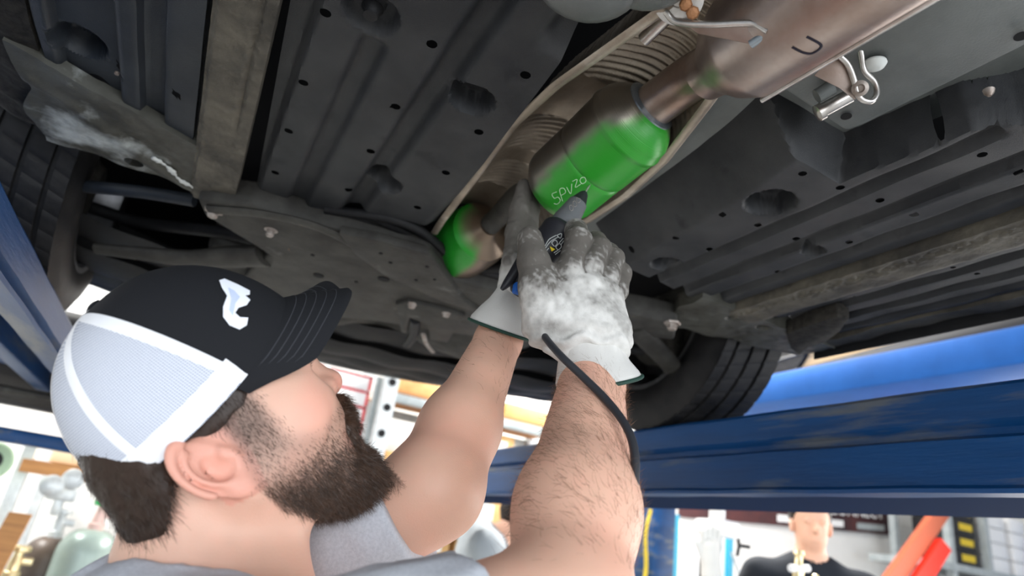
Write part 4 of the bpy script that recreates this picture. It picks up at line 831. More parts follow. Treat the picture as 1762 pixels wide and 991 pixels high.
def head_sdf(q):
    A = np.abs(q[:, 2]); qa = q.copy(); qa[:, 2] = A
    d = sd_ell(q, (-.012, .035, 0), (.092, .083, .072))
    d = smin(d, sd_ell(q, (.022, -.015, 0), (.062, .075, .062)), .03)
    d = smin(d, sd_cap(qa, (-.018, -.055, .048), (.058, -.098, .014), .018, .020), .045)
    d = smin(d, sd_ell(q, (.070, -.092, 0), (.022, .022, .024)), .03)
    d = smin(d, sd_ell(qa, (.048, -.018, .040), (.026, .026, .024)), .03)
    d = smin(d, sd_cap(qa, (.077, .030, .0), (.066, .028, .045), .012, .010), .018)
    d = smin(d, sd_ell(q, (.062, -.055, 0), (.027, .040, .032)), .03)
    d = smax(d, -sd_ell(qa, (.082, .004, .034), (.016, .012, .016)), .012)
    d = smin(d, sd_ell(qa, (.060, .008, .031), (.0145, .0145, .0165)), .004)
    d = smax(d, -sd_ell(qa, (.0765, .0075, .031), (.006, .0028, .012)), .002)
    d = smin(d, sd_cap(q, (.080, .016, 0), (.0940, -.009, 0), .0068, .0100), .012)
    d = smin(d, sd_ell(q, (.0930, -.010, 0), (.0122, .0115, .0125)), .006)
    d = smin(d, sd_ell(qa, (.083, -.013, .0135), (.0115, .0090, .0080)), .006)
    d = smax(d, -sd_ell(qa, (.0905, -.0225, .0068), (.006, .005, .0035)), .003)
    d = smin(d, sd_ell(q, (.084, -.060, 0), (.009, .0055, .022)), .006); d = smin(d, sd_ell(q, (.083, -.070, 0), (.010, .007, .020)), .004)
    d = smin(d, sd_ell(qa, (.010, -.030, .055), (.04, .03, .012)), .02)
    # ears
    e = qa - EARC; a, b, c = e @ EA, e @ EBf, e @ EC; E3 = np.stack([a, b, c], 1)
    wv = b * .85 + a * .08
    de = sd_ell(E3, (.0, 0, -.002), (.029, .0185, .0034))
    q2 = (np.sqrt((a / .0285) ** 2 + (b / .0185) ** 2) - 1) * .021
    ring = np.sqrt(q2 ** 2 + (c - .0035) ** 2) - .0034; ring = smax(ring, (b - .010 - .4 * (a + .02)), .006); ring = smax(ring, a - .018, .006)
    de = smin(de, ring, .003)
    q3 = (np.sqrt(((a + .001) / .0185) ** 2 + ((b - .001) / .0115) ** 2) - 1) * .014; anti = np.sqrt(q3 ** 2 + (c - .0025) ** 2) - .0024; anti = smax(anti, b - .003, .004)
    de = smin(de, anti, .003); de = smin(de, sd_ell(E3, (.0255, .003, .0005), (.0115, .0105, .0052)), .006)
    de = smax(de, -sd_ell(E3, (.005, .004, .005), (.0135, .0098, .0110)), .0025); de = smin(de, sd_ell(E3, (.004, .0145, .003), (.006, .004, .0035)), .003)
    d = smin(d, smin(de, sd_cap(E3, (-.012, .012, -.008), (.018, .013, -.010), .008), .006), .006)
    return d
def skin_sdf(p):
    q = Hl(p); d = head_sdf(q)
    nk = sd_cap(p, H(-.038, -.035), nb_ + (.010, 0, .0), .050, .054); nk = smin(nk, sd_cap(p, H(.005, -.075), nb_ + (.03, 0, -.03), .040, .048), .03)
    d = smin(d, nk, .018)
    d = smin(d, sd_cap(p, sr_, sl_, .05), .03); d = smin(d, sd_cap(p, (sr_ + sl_) / 2, pel, .09), .06)
    d = smin(d, sd_cap(p, sr_, er, .060, .050), .03); m1 = er + (wr_ - er) * .35
    d = smin(d, sd_cap(p, er, m1, .047, .049), .02); d = smin(d, sd_cap(p, m1, wr_, .049, .035), .03); d = smin(d, sd_cap(p, wr_, wr_ + (wr_ - er) * .12, .035, .03), .01)
    d = smin(d, sd_cap(p, sl_, el_, .060, .046), .03); m2 = el_ + (wl_ - el_) * .35
    d = smin(d, sd_cap(p, el_, m2, .042, .041), .04); d = smin(d, sd_cap(p, m2, wl_, .041, .030), .03); d = smin(d, sd_cap(p, wl_, wl_ + (wl_ - el_) * .12, .030, .027), .01)
    return d
V, Fq = surfnet(skin_sdf, (-.24, .30, -.62), (.46, .92, .34), .0026, 2)
q = Hl(V); aw = np.abs(q[:, 2])
base = np.array([.72, .44, .33])[None] * np.ones((len(V), 1)); n1 = vnoise(V, .05, 1)[:, None]; n2 = vnoise(V, .012, 2)[:, None]
c = base * (1 + .06 * n1 + .04 * n2); c[:, 1:] *= (1 - .12 * np.maximum(n1, 0)) * (1 - .05 * np.maximum(n2, 0))
def blend(c, m, col): m = np.clip(m, 0, 1)[:, None]; return c * (1 - m) + np.array(col) * m
ear = (q[:, 1] > -.062) & (q[:, 1] < .012) & (q[:, 0] < -.005) & (q[:, 0] > -.075) & (aw > .062); c = blend(c, ear * .55, (.74, .30, .23))
c = blend(c, np.exp(-(((q[:, 0] - .1) / .012) ** 2 + ((q[:, 1] + .014) / .014) ** 2)) * .6, (.72, .27, .2))
c = blend(c, np.exp(-(((q[:, 0] - .055) / .025) ** 2 + ((q[:, 1] + .022) / .018) ** 2)) * .3, (.74, .33, .25))
c = blend(c, np.exp(-(((q[:, 0] - .086) / .012) ** 2 + ((q[:, 1] + .065) / .009) ** 2)) * .9, (.55, .18, .15))
arm_up = sstep(.1, .2, V[:, 0]); c = blend(c, sstep(.024, .008, np.abs(q[:, 0] + .002 + .25 * q[:, 1])) * sstep(-.052, -.012, q[:, 1]) * 1.3 * (q[:, 1] > -.06) * (aw > .045) * (aw < .085) * (V[:, 0] < .12) * .6, (.10, .065, .05)); c = blend(c, arm_up * .25, (.72, .40, .27))
def beard_w(q):
    """density of beard on the skin, 0..1, head coordinates"""
    u, v, aw = q[:, 0], q[:, 1], np.abs(q[:, 2])
    top = np.interp(u, [-.02, -.004, .010, .03, .05, .068, .082, .094], [.03, .01, -.020, -.030, -.036, -.030, -.022, -.020])
    bot = np.interp(u, [-.03, -.012, .0, .03, .06], [-.052, -.062, -.085, -.115, -.13])
    back = sstep(-.020, -.008, u + .35 * np.minimum(v + .03, 0) * -0)
    w = sstep(-.003, .016, top - v) * sstep(-.004, .010, v - bot) * back
    lips = np.exp(-(((v + .066) / .008) ** 2)) * (u > .076) * (aw < .026); return np.clip(w - lips, 0, 1) * (aw < .082) * (u < .115)
bw = beard_w(q); c = blend(c, bw * (.42 + .45 * sstep(-.05, -.09, q[:, 1])) * (q[:, 0] > -.03), (.16, .10, .075))
body = mk('body', V, Fq, M['skin_near'], man, col=np.clip(c, 0, 1), sharp=0)
# eyes
for s in (1, -1):
    m_ = MB(); m_.lathe(H(.0605, .008, s * .031), HF, [(math.sin(t) * .0128, max(1e-5, math.cos(t) * .0128)) for t in np.linspace(-1.5, 1.56, 22)], 24); Ve = np.vstack(m_.V)
    qe = Hl(Ve) - np.array([.0605, .008, s * .031]); r_ = np.sqrt(qe[:, 1] ** 2 + qe[:, 2] ** 2); cc_ = np.where(((r_ < .0058) & (qe[:, 0] > 0))[:, None], np.array([.10, .05, .03]), np.array([.8, .78, .75])); cc_ = np.where(((r_ < .0025) & (qe[:, 0] > 0))[:, None], np.array([.005, .005, .005]), cc_)
    mk('eye', Ve, m_.F, bpy.data.materials.get('eye_mat') or mat('eye_mat', (.8, .8, .8), .1, attr=True), man, col=cc_)
# ---- hair helpers
M['hair_near'] = mat('hair_near', (.030, .018, .012), .38, c2=(.035, .020, .014), nscale=120)
M['beard'] = mat('beard_hair', (.035, .020, .013), .4, c2=(.075, .042, .027), nscale=90)
M['arm_hair'] = mat('arm_hair', (.16, .085, .05), .5)
def strands(name, V, Fq, wfn, dfn, lfn, n, width, m, parent, seg=4, lift=.3, curl=.15, seed=1, label=None, thin=.25, extra=None):
    rg = np.random.default_rng(seed); Fq = np.asarray(Fq); P = V[Fq]; ce = P.mean(1)
    nr = np.cross(P[:, 2] - P[:, 0], P[:, 3] - P[:, 1]); ar = np.linalg.norm(nr, axis=1) * .5; nr = nr / (2 * ar[:, None] + 1e-12)
    w = wfn(ce) * ar; k = rg.choice(len(ce), n, p=w / w.sum()); a, b = rg.random((2, n, 1))
    p0 = P[k, 0] * (1 - a) * (1 - b) + P[k, 1] * a * (1 - b) + P[k, 2] * a * b + P[k, 3] * (1 - a) * b; nn = nr[k]
    D = dfn(p0, nn); D = D - (D * nn).sum(1)[:, None] * nn * .7 + rg.normal(0, .22, (n, 3)); D /= np.linalg.norm(D, axis=1)[:, None]
    Ln = lfn(p0) * rg.uniform(.6, 1.25, n); crv = rg.normal(0, curl, (n, 3)); out = []
    cur = p0 - nn * .0006; dr = D + nn * lift; dr /= np.linalg.norm(dr, axis=1)[:, None]
    sv = np.cross(dr, rg.normal(0, 1, (n, 3)) + R[:, 2] * 0); sv /= np.linalg.norm(sv, axis=1)[:, None] + 1e-9; toc = -p0 / np.linalg.norm(p0, axis=1)[:, None]
    VV = np.zeros((n, seg + 1, 2, 3))
    for s in range(seg + 1):
        side = np.cross(dr, toc + .5 * sv); side /= np.linalg.norm(side, axis=1)[:, None] + 1e-9
        ww = width * (1 - (1 - thin) * s / seg) * .5; VV[:, s, 0] = cur - side * ww; VV[:, s, 1] = cur + side * ww
        cur = cur + dr * (Ln / seg)[:, None]; dr = dr + crv / seg + np.array([0, 0, -.12]) / seg; dr /= np.linalg.norm(dr, axis=1)[:, None]
    nv = (seg + 1) * 2; b0 = (np.arange(n) * nv)[:, None]; F = np.vstack([b0 + np.array([2 * s, 2 * s + 1, 2 * s + 3, 2 * s + 2]) for s in range(seg)])
    VV = VV.reshape(-1, 3)
    if extra is not None: ev, ef = extra; F = np.vstack([F, np.asarray(ef) + len(VV)]); VV = np.vstack([VV, ev])
    return mk(name, VV, F, m, parent, label=label, sharp=0)
# beard mass below chin and moustache
def beard_sdf(p):
    q = Hl(p); A = np.abs(q[:, 2]); qa = q.copy(); qa[:, 2] = A
    d = sd_ell(q, (.076, -.092, 0), (.024, .021, .028)); d = smin(d, sd_cap(qa, (.074, -.096, .0), (.022, -.082, .040), .016, .012), .02)
    d = smin(d, sd_ell(q, (.060, -.100, 0), (.030, .015, .028)), .02)
    d = smin(d, sd_cap(qa, (.094, -.029, .004), (.082, -.054, .028), .0062, .0072), .008); d = smin(d, sd_cap(qa, (.0965, -.036, .0), (.092, -.050, .012), .0060, .0060), .008); d = smin(d, sd_cap(qa, (.083, -.055, .027), (.074, -.085, .028), .0065, .009), .012)
    return d + .0016 * vnoise(p, .006, 7)
Vb, Fb = surfnet(beard_sdf, H(.05, -.09) - .10, H(.05, -.09) + .10, .0022, 1)
def b_dir(p, n): q = Hl(p); t = sstep(-.06, -.1, q[:, 1])[:, None]; return HF * (.25 + .15 * t) - HU * 1.0 + n * .35
def b_len(p): q = Hl(p); return .007 + .009 * sstep(-.07, -.11, q[:, 1]) + .002 * sstep(.06, .1, q[:, 0])
strands('beard', Vb, Fb, lambda c: 1 + 0 * c[:, 0], b_dir, b_len, 22000, .00038, M['beard'], man, lift=.35, curl=.45, seed=3, extra=(Vb, Fb), label='full dark brown beard and moustache')
strands('cheek_beard', V, Fq, lambda c: beard_w(Hl(c)) * (.22 + 2.2 * sstep(-.045, -.085, Hl(c)[:, 1])) * (Hl(c)[:, 1] > -.13) * (Hl(c)[:, 0] > -.03), lambda p, n: -HU * 1.0 + HF * .35 + n * .1, lambda p: .0045 + .005 * sstep(-.04, -.08, Hl(p)[:, 1]), 34000, .00028, M['beard'], man, lift=.18, curl=.4, seed=4, label='shorter beard on the cheek and jaw')
# hair: short at the temple, longer at the nape
def hair_sdf(p):
    q = Hl(p); A = np.abs(q[:, 2]); qa = q.copy(); qa[:, 2] = A
    d = sd_ell(q, (-.014, .030, 0), (.094, .084, .0755))
    d = smin(d, sd_cap(qa, (-.080, -.005, .022), (-.080, -.050, .024), .026, .022), .02); d = smin(d, sd_cap(qa, (-.066, -.010, .044), (-.066, -.050, .040), .019, .015), .015)
    d = smax(d, q[:, 0] - (.012 + .5 * (q[:, 1] - .0)) , .006); d = smax(d, -(q[:, 1] + .012 - 1.8 * np.minimum(q[:, 0] + .052, 0)), .006)
    d = smax(d, -sd_ell(qa, (-.036, -.035, .078), (.026, .030, .02)), .004)
    return d + .0012 * vnoise(p * np.array([1, 1, .5]), .006, 4)
Vh, Fh = surfnet(hair_sdf, H(-.02, 0) - .13, H(-.02, 0) + .13, .0025, 1)
strands('hair', Vh, Fh, lambda c: (Hl(c)[:, 1] < .03) * 1.0 + .02, lambda p, n: -HU * 1.0 + HF * .25, lambda p: .008 + .010 * sstep(0, -.05, Hl(p)[:, 1]) * (Hl(p)[:, 0] < -.04), 14000, .00035, M['hair_near'], man, lift=.05, curl=.3, seed=5, extra=(Vh, Fh), label='dark straight hair showing below the cap')
# sideburn and wisps
strands('sideburn', V, Fq, lambda c: (lambda q: sstep(.026, .006, np.abs(q[:, 0] + .002 + .25 * q[:, 1])) * sstep(-.058, -.015, q[:, 1]) * (q[:, 1] < .05) * (np.abs(q[:, 2]) > .045) * (np.abs(q[:, 2]) < .085) * (np.abs(q[:, 0]) < .03))(Hl(c)), lambda p, n: -HU + HF * .3, lambda p: .0055 + 0 * p[:, 0], 8000, .00034, M['hair_near'], man, lift=.1, curl=.2, seed=8)
strands('eyelashes', V, Fq, lambda c: (lambda q: np.exp(-(((q[:, 0] - .071) / .004) ** 2 + ((np.abs(q[:, 2]) - .034) / .008) ** 2 + ((q[:, 1] - .0125) / .0016) ** 2)))(Hl(c)), lambda p, n: HF + HU * .25, lambda p: .007 + 0 * p[:, 0], 70, .00035, M['hair_near'], man, lift=.2, curl=.2, seed=9)
bpy.data.objects['eyelashes']['kind'] = 'stuff'
strands('eyebrows', V, Fq, lambda c: (lambda q: np.exp(-(((np.abs(q[:, 2]) - .034) / .013) ** 2 + ((q[:, 1] - .031) / .004) ** 2)) * (q[:, 0] > .05))(Hl(c)), lambda p, n: -HF * .3 + HU * .1 + HW * np.sign(Hl(p)[:, 2])[:, None], lambda p: .007 + 0 * p[:, 0], 900, .0004, M['hair_near'], man, lift=.1, curl=.2, seed=10)
axr_ = un(wr_ - er)
def arm_w(c):
    t = (c - er) @ (wr_ - er) / ((wr_ - er) @ (wr_ - er)); dd = np.linalg.norm(c - er - np.clip(t, 0, 1)[:, None] * (wr_ - er), axis=1); r = (dd < .065) * sstep(-.05, .3, t) * (t < 1.02)
    t2 = (c - el_) @ (wl_ - el_) / ((wl_ - el_) @ (wl_ - el_)); d2 = np.linalg.norm(c - el_ - np.clip(t2, 0, 1)[:, None] * (wl_ - el_), axis=1); return r + .22 * (d2 < .06) * sstep(.35, .8, t2) * (t2 < 1.02)
strands('arm_hair', V, Fq, arm_w, lambda p, n: axr_ * .35 + np.cross(n, axr_) * .9, lambda p: .014 + 0 * p[:, 0], 5200, .00024, M['arm_hair'], man, lift=.12, curl=.9, seed=11, label='fine brown forearm hair')
# ---- trucker cap
an = RAD(26.7); C1 = math.cos(an) * HF + math.sin(an) * HU; C2 = -math.sin(an) * HF + math.cos(an) * HU; C3 = HW; CO = H(-.005, .030)
def K(a, b, c_): return CO + a * C1 + b * C2 + c_ * C3
AA, BB, HH = .101, .083, .110
def dome(phi, e2, off=0.):
    s = max(0., 1 - (max(e2, 0) / HH) ** 2) ** (1 / 2.3); cx_, sx_ = math.cos(phi), math.sin(phi)
    k = (abs(cx_) ** 2.3 + abs(sx_) ** 2.3) ** (-1 / 2.3); return K((AA + off) * s * cx_ * k, e2 + off * (max(e2, 0) / HH), (BB + off) * s * sx_ * k)
def base_e2(phi): return .004 * math.cos(phi) ** 2 * (1 if math.cos(phi) > 0 else -.6) - .014 * math.sin(phi) ** 2
def e2_at(phi, t): b = base_e2(phi); return b + (HH - b) * math.sin(t * math.pi / 2) ** 1.0
def split_phi(e2):  # angle where the black front meets the white mesh
    s = max(1e-4, 1 - (max(e2, 0) / HH) ** 2) ** (1 / 2.3); c_ = (.013 - .22 * e2) / (AA * s); return math.acos(max(-.98, min(.98, c_)))
M['cap_black'] = mat('cap_black_cloth', (.010, .0108, .0135), .85, bump=.0004, bscale=900)
def mesh_mat():
    m = bpy.data.materials.new('white_mesh'); m.use_nodes = True; nt = m.node_tree; b = nt.nodes['Principled BSDF']; L = nt.links.new
    uv = nt.nodes.new('ShaderNodeUVMap'); sp = nt.nodes.new('ShaderNodeSeparateXYZ'); L(uv.outputs[0], sp.inputs[0]); P_ = .0027
    def mth(op, a, b_=None):
        x = nt.nodes.new('ShaderNodeMath'); x.operation = op
        for i, v in enumerate((a, b_)):
            if v is None: continue
            if isinstance(v, (int, float)): x.inputs[i].default_value = v
            else: L(v, x.inputs[i])
        return x.outputs[0]
    u = mth('SINE', mth('MULTIPLY', mth('ADD', sp.outputs[0], sp.outputs[1]), 2 * math.pi / P_ / 1.35)); v = mth('SINE', mth('MULTIPLY', mth('SUBTRACT', sp.outputs[0], sp.outputs[1]), 2 * math.pi / P_ / 1.35))
    f = mth('MULTIPLY', u, v); mr = nt.nodes.new('ShaderNodeMapRange'); L(f, mr.inputs[0]); mr.inputs[1].default_value = .2; mr.inputs[2].default_value = .6
    mx = nt.nodes.new('ShaderNodeMix'); mx.data_type = 'RGBA'; L(mr.outputs[0], mx.inputs[0]); mx.inputs[6].default_value = (.70, .73, .80, 1); mx.inputs[7].default_value = (.22, .26, .40, 1); L(mx.outputs[2], b.inputs['Base Color'])
    b.inputs['Roughness'].default_value = .8; bn = nt.nodes.new('ShaderNodeBump'); bn.invert = True; bn.inputs['Distance'].default_value = .0007; L(mr.outputs[0], bn.inputs['Height']); L(bn.outputs[0], b.inputs['Normal']); return m
M['cap_mesh'] = mesh_mat(); M['cap_white'] = mat('cap_white_tape', (.88, .89, .92), .75, bump=.0002, bscale=900)
def set_uv(o, uv):
    l = o.data.uv_layers.new(name='UVMap'); vi = np.zeros(len(o.data.loops), np.int32); o.data.loops.foreach_get('vertex_index', vi); l.data.foreach_set('uv', np.asarray(uv, np.float32)[vi].ravel())
NT = 44
def dome_patch(f0, f1, nphi, off=0., t0=0., t1=.999):
    Vp, UVp = [], []
    for i in range(nphi):
        for j in range(NT):
            t = t0 + (t1 - t0) * j / (NT - 1); e2 = e2_at(0.5, t); a_, b_ = f0(e2), f1(e2); phi = a_ + (b_ - a_) * i / (nphi - 1); e2 = e2_at(phi, t)
            Vp.append(dome(phi, e2, off)); UVp.append((phi * .09, e2 + .02 * math.cos(phi)))
    return Vp, UVp
cap = empty('cap_root_tmp', K(0, 0, 0)) if False else None
Vp, UVp = dome_patch(lambda e: -split_phi(e), lambda e: split_phi(e), 60)
m_ = MB(); m_.grid(Vp, 60, NT); cap = m_.build('baseball_cap', M['cap_black'], man, sharp=0, label='trucker cap with a black front and white mesh back')
Vp, UVp = dome_patch(lambda e: split_phi(e), lambda e: 2 * math.pi - split_phi(e), 80)
m_ = MB(); m_.grid(Vp, 80, NT); o = m_.build('mesh_back', M['cap_mesh'], cap, sharp=0, label='white mesh back'); set_uv(o, UVp)
# tape strips: seam between black and white, back seams, bottom band
m_ = MB()
def strip(curve, wv, off=.0009, n=60):
    Pq = []
    for i in range(n):
        phi, t, dphi, dt = curve(i / (n - 1))
        for s in (-1, 0, 1): ph = phi + s * dphi; tt = min(.999, max(-.0, t + s * dt)); Pq.append(dome(ph, e2_at(ph, tt), off if s == 0 else off * .3))
    m_.grid(Pq, n, 3)
for sg in (1, -1):
    strip(lambda s, sg=sg: (sg * (split_phi(e2_at(.5, s * .97)) + .035 / max(.25, 1 - s * .8)), s * .97, .04 / max(.25, 1 - s * .8), 0), 1)
    strip(lambda s, sg=sg: (sg * 2.35, s * .97, .045 / max(.2, math.cos(s * 1.45)), 0), 1)
strip(lambda s: (math.pi, .12 + s * .85, .05 / max(.2, math.cos(s * 1.45)), 0), 1)
strip(lambda s: (split_phi(0) + s * (2 * math.pi - 2 * split_phi(0)), .055, 0, .05), 1, n=120)
m_.build('seam_tape', M['cap_white'], cap, sharp=0, label='smooth white seam tape')
m_ = MB(); m_.lathe(K(0, HH - .001, 0), C2, [(0, .007), (.003, .0065), (.0045, .003)], 20); m_.build('button', M['cap_black'], cap)
Vt, Vbt = [], []; ns, nt_ = 60, 22
for i in range(ns):
    s = -1 + 2 * i / (ns - 1); ph = s * 1.53; r0 = dome(ph, .002); k_ = (abs(math.cos(ph)) ** 2.3 + abs(math.sin(ph)) ** 2.3) ** (-1 / 2.3)
    re1, re3 = AA * math.cos(ph) * k_, BB * math.sin(ph) * k_
    te1 = .004 + .146 * max(0, math.cos(s * math.pi / 2)) ** .72; te3 = (.076 if s > 0 else .080) * math.copysign(abs(math.sin(s * math.pi / 2)) ** .85, s); te1 += .026 * math.sin(math.pi * abs(s)) * (s < 0)
    for j in range(nt_):
        t = j / (nt_ - 1); e1 = re1 + (te1 - re1) * t - .004 * (1 - t); e3 = re3 + (te3 - re3) * t
        e2 = base_e2(ph) + .003 * (1 - t) - (.038 - .006 * float(sstep(.15, .7, s))) * t ** 1.1 * min(1, math.hypot(te1 - re1, te3 - re3) / .03) + t * (.52 * max(0, -e3) - .04 * max(0, e3)) * (1 - .5 * s ** 4)
        Vt.append(K(e1, e2 + .0012, e3)); Vbt.append(K(e1, e2 - .0014, e3))
m_ = MB(); m_.grid(Vt, ns, nt_); m_.grid(Vbt, ns, nt_, True)
edge = [i * nt_ + nt_ - 1 for i in range(ns)]; m_.F += [[edge[i], edge[i + 1], edge[i + 1] + ns * nt_, edge[i] + ns * nt_] for i in range(ns - 1)]
br_ = m_.build('brim', M['cap_black'], cap, sharp=50, label='curved dark brim with stitched rows')
m_ = MB()
for j in (5, 8, 11, 14, 17): m_.tube([Vt[i * nt_ + j] + C2 * .0002 for i in range(3, ns - 3)], .0004, 5)
m_.build('stitching', mat('stitch_grey', (.05, .052, .06), .8), br_)
# logo on the front
bv = bvh_of(cap); lg = [(1098, 448), (1125, 440), (1190, 468), (1252, 500), (1250, 520), (1228, 524), (1254, 545), (1235, 572), (1195, 585), (1178, 610), (1203, 632), (1243, 634), (1236, 672), (1200, 693), (1150, 672), (1118, 630), (1118, 580), (1138, 525), (1112, 485)]
lg = [(x / 2.915, 330 + y / 2.915) for x, y in lg]
def flat_logo(poly, bv, off, name, m, parent, label=None):
    bm = bmesh.new(); vs_ = [bm.verts.new((x, y, 0)) for x, y in poly]; bm.faces.new(vs_); bmesh.ops.triangulate(bm, faces=bm.faces[:])
    for _ in range(3): bmesh.ops.subdivide_edges(bm, edges=[e_ for e_ in bm.edges if e_.calc_length() > 6], cuts=1, use_grid_fill=False); bmesh.ops.triangulate(bm, faces=bm.faces[:])
    bm.verts.index_update(); P_ = [drape(bv, v.co.x, v.co.y, off) for v in bm.verts]; F_ = [[v.index for v in f.verts] for f in bm.faces if all(P_[v.index] is not None for v in f.verts)]; P_ = [p if p is not None else np.zeros(3) for p in P_]; bm.free()
    return mk(name, P_, F_, m, parent, label=label)
flat_logo(lg, bv, .0010, 'emblem', mat('logo_white', (.85, .88, .95), .6), cap, 'white embroidered emblem shaped like a bird’s head')
flat_logo([(x, y) for x, y in [(392, 497), (402, 502), (412, 513), (404, 524), (400, 545), (394, 535), (398, 515)]], bv, .0016, 'emblem_inset', mat('logo_blue', (.55, .63, .82), .6), cap, 'pale blue inset of the emblem')  # pale blue inset laid over the white emblem
# ---- grey T-shirt
M['tee'] = mat('heather_grey', (.50, .52, .57), .9, c2=(.60, .62, .67), nscale=350, bump=.0005, bscale=700)
def tee_sdf(p):
    ch = (sr_ + sl_) / 2 + (-.01, 0, -.05)
    d = sd_cap(p, sr_ + (0, .0, -.005), sl_, .078); d = smin(d, sd_ell(p, ch * .55 + pel * .45, (.135, .19, .30)), .07); d = smin(d, sd_ell(p, pel, (.13, .175, .14)), .08)
    d = smin(d, sd_cap(p, nb_ + (.0, -.045, -.012), sr_, .060, .074), .04); d = smin(d, sd_cap(p, nb_ + (.0, .05, -.01), sl_, .05, .07), .05); d = smin(d, sd_cap(p, nb_ + (.05, 0, -.045), pel, .07, .1), .05)
    d = smin(d, sd_cap(p, sr_, sr_ + (er - sr_) * .85, .076, .062), .04); d = smin(d, sd_cap(p, sl_, sl_ + (el_ - sl_) * .98, .080, .062), .04)
    for s_, e_, t_ in ((sr_, er, .72), (sl_, el_, .86)):
        pa = p - s_; ax_ = un(e_ - s_); tt = pa @ ax_ / np.linalg.norm(e_ - s_); rad_ = np.linalg.norm(pa - (pa @ ax_)[:, None] * ax_, axis=1)
        far = (tt > .3) & (rad_ < .12); d = np.where(far, smax(d, (tt - t_) * np.linalg.norm(e_ - s_), .006), d)
    up_ = un(H(-.03, -.03) - nb_ + (0.03, 0, 0)); ncl = sd_cap(p, nb_ + (.012, 0, .005), nb_ + (.012, 0, .005) + up_ * .2, .064, .085)
    d = smax(d, -ncl, .006)
    g = p @ un([.3, -.2, .9]); f_ = .004 * vnoise(p @ np.diag([1, 1, .45]), .035, 5) + .0022 * vnoise(p @ np.diag([.6, 1.6, 1]), .02, 8) + .0045 * np.sin((p @ un([.7, .25, .55])) * 150 + 4 * vnoise(p, .06, 2)) * sstep(.64, .72, p[:, 1])
    return d + f_
Vt_, Ft_ = surfnet(tee_sdf, (-.32, .30, -.70), (.30, .96, .02), .0042, 1); tee = mk('t_shirt', Vt_, Ft_, M['tee'], man, sharp=0, label='heather grey T-shirt')
m_ = MB(); up_ = un(H(-.03, -.03) - nb_ + (0.03, 0, 0)); cc0 = nb_ + (.012, 0, .005) + up_ * .018; s1 = un(np.cross(up_, (1, 0, 0))); s2 = np.cross(up_, s1)
m_.tube([cc0 + (s1 * math.cos(a_) + s2 * math.sin(a_)) * .068 + up_ * (.004 * math.sin(2 * a_)) for a_ in np.linspace(0, 2 * math.pi, 60)], .0085, 10, flat=.8, caps=False); m_.build('collar', M['tee'], tee)
def tr_sdf(p):
    d = sd_ell(p, pel + (0, 0, -.06), (.135, .18, .13))
    for s in (-1, 1):
        kn = np.array([-.08, .62 + s * .11, -.98]); ft = np.array([-.14, .62 + s * .13, -1.37]); d = smin(d, sd_cap(p, pel + (0, s * .085, -.08), kn, .098, .07), .04); d = smin(d, sd_cap(p, kn, ft, .07, .062), .02)
    return d + .003 * vnoise(p, .06, 3)
Vt_, Ft_ = surfnet(tr_sdf, (-.36, .30, -1.46), (.16, .94, -.38), .012, 1); mk('trousers', Vt_, Ft_, M['navy'], man)
for s in (-1, 1): m_ = MB(); m_.box((-.09, .62 + s * .13, -EYE + .045), (.28, .10, .09), bev=.035); m_.build('shoe', M['black'], man)
# ---- gloves
M['glove'] = mat('leather_glove', (.8, .79, .76), .8, attr=True, bump=.0005, bscale=800)
M['binding'] = mat('green_binding', (.018, .05, .038), .7)
def cuff_rings(rings, n=48, thick=.0016):
    """rings: (centre, axis, side vector, half width, half depth); returns outer+inner wall"""
    Vc = []
    for inner in (0, 1):
        for (c_, ax_, sd_, hw, hd) in rings:
            ax_ = un(ax_); sd_ = un(np.array(sd_) - np.dot(sd_, ax_) * ax_); dp = np.cross(ax_, sd_)
            for k in range(n):
                a_ = 2 * math.pi * k / n; r_ = 1 + .02 * math.sin(3 * a_ + c_[2] * 90) ; Vc.append(np.array(c_) + sd_ * (hw * r_ - inner * thick) * math.cos(a_) + dp * (hd * r_ - inner * thick) * math.sin(a_))
    m = len(rings); F = []
    for inner in (0, 1):
        o_ = inner * m * n
        for i in range(m - 1):
            for j in range(n):
                f = [o_ + i * n + j, o_ + i * n + (j + 1) % n, o_ + (i + 1) * n + (j + 1) % n, o_ + (i + 1) * n + j]; F.append(f[::-1] if inner else f)
    F += [[j, (j + 1) % n, m * n + (j + 1) % n, m * n + j][::-1] for j in range(n)]
    return np.array(Vc), F
def glove(name, fn, lo, hi, rings, dark_mask, label, bind_r=.0022):
    Vg, Fg = surfnet(fn, lo, hi, .0019, 2); Vc, Fc = cuff_rings(rings)
    if len(rings) > 0: pass
    VV = np.vstack([Vg, Vc]); FF = Fg.tolist() + [[i + len(Vg) for i in f] for f in Fc]
    g = dark_mask(VV); cl = np.array([.66, .65, .62]) * (1 - g[:, None]) + np.array([.060, .050, .040]) * g[:, None]
    o = mk(name, VV, FF, M['glove'], man, col=cl, sharp=0, label=label)
    m_ = MB(); n = 48; hem = Vc[:n]; hem = np.vstack([hem, hem[:1]]); m_.tube(hem, bind_r, 8, caps=False); m_.build('cuff_binding', M['binding'], o, label='dark green hem binding'); return o
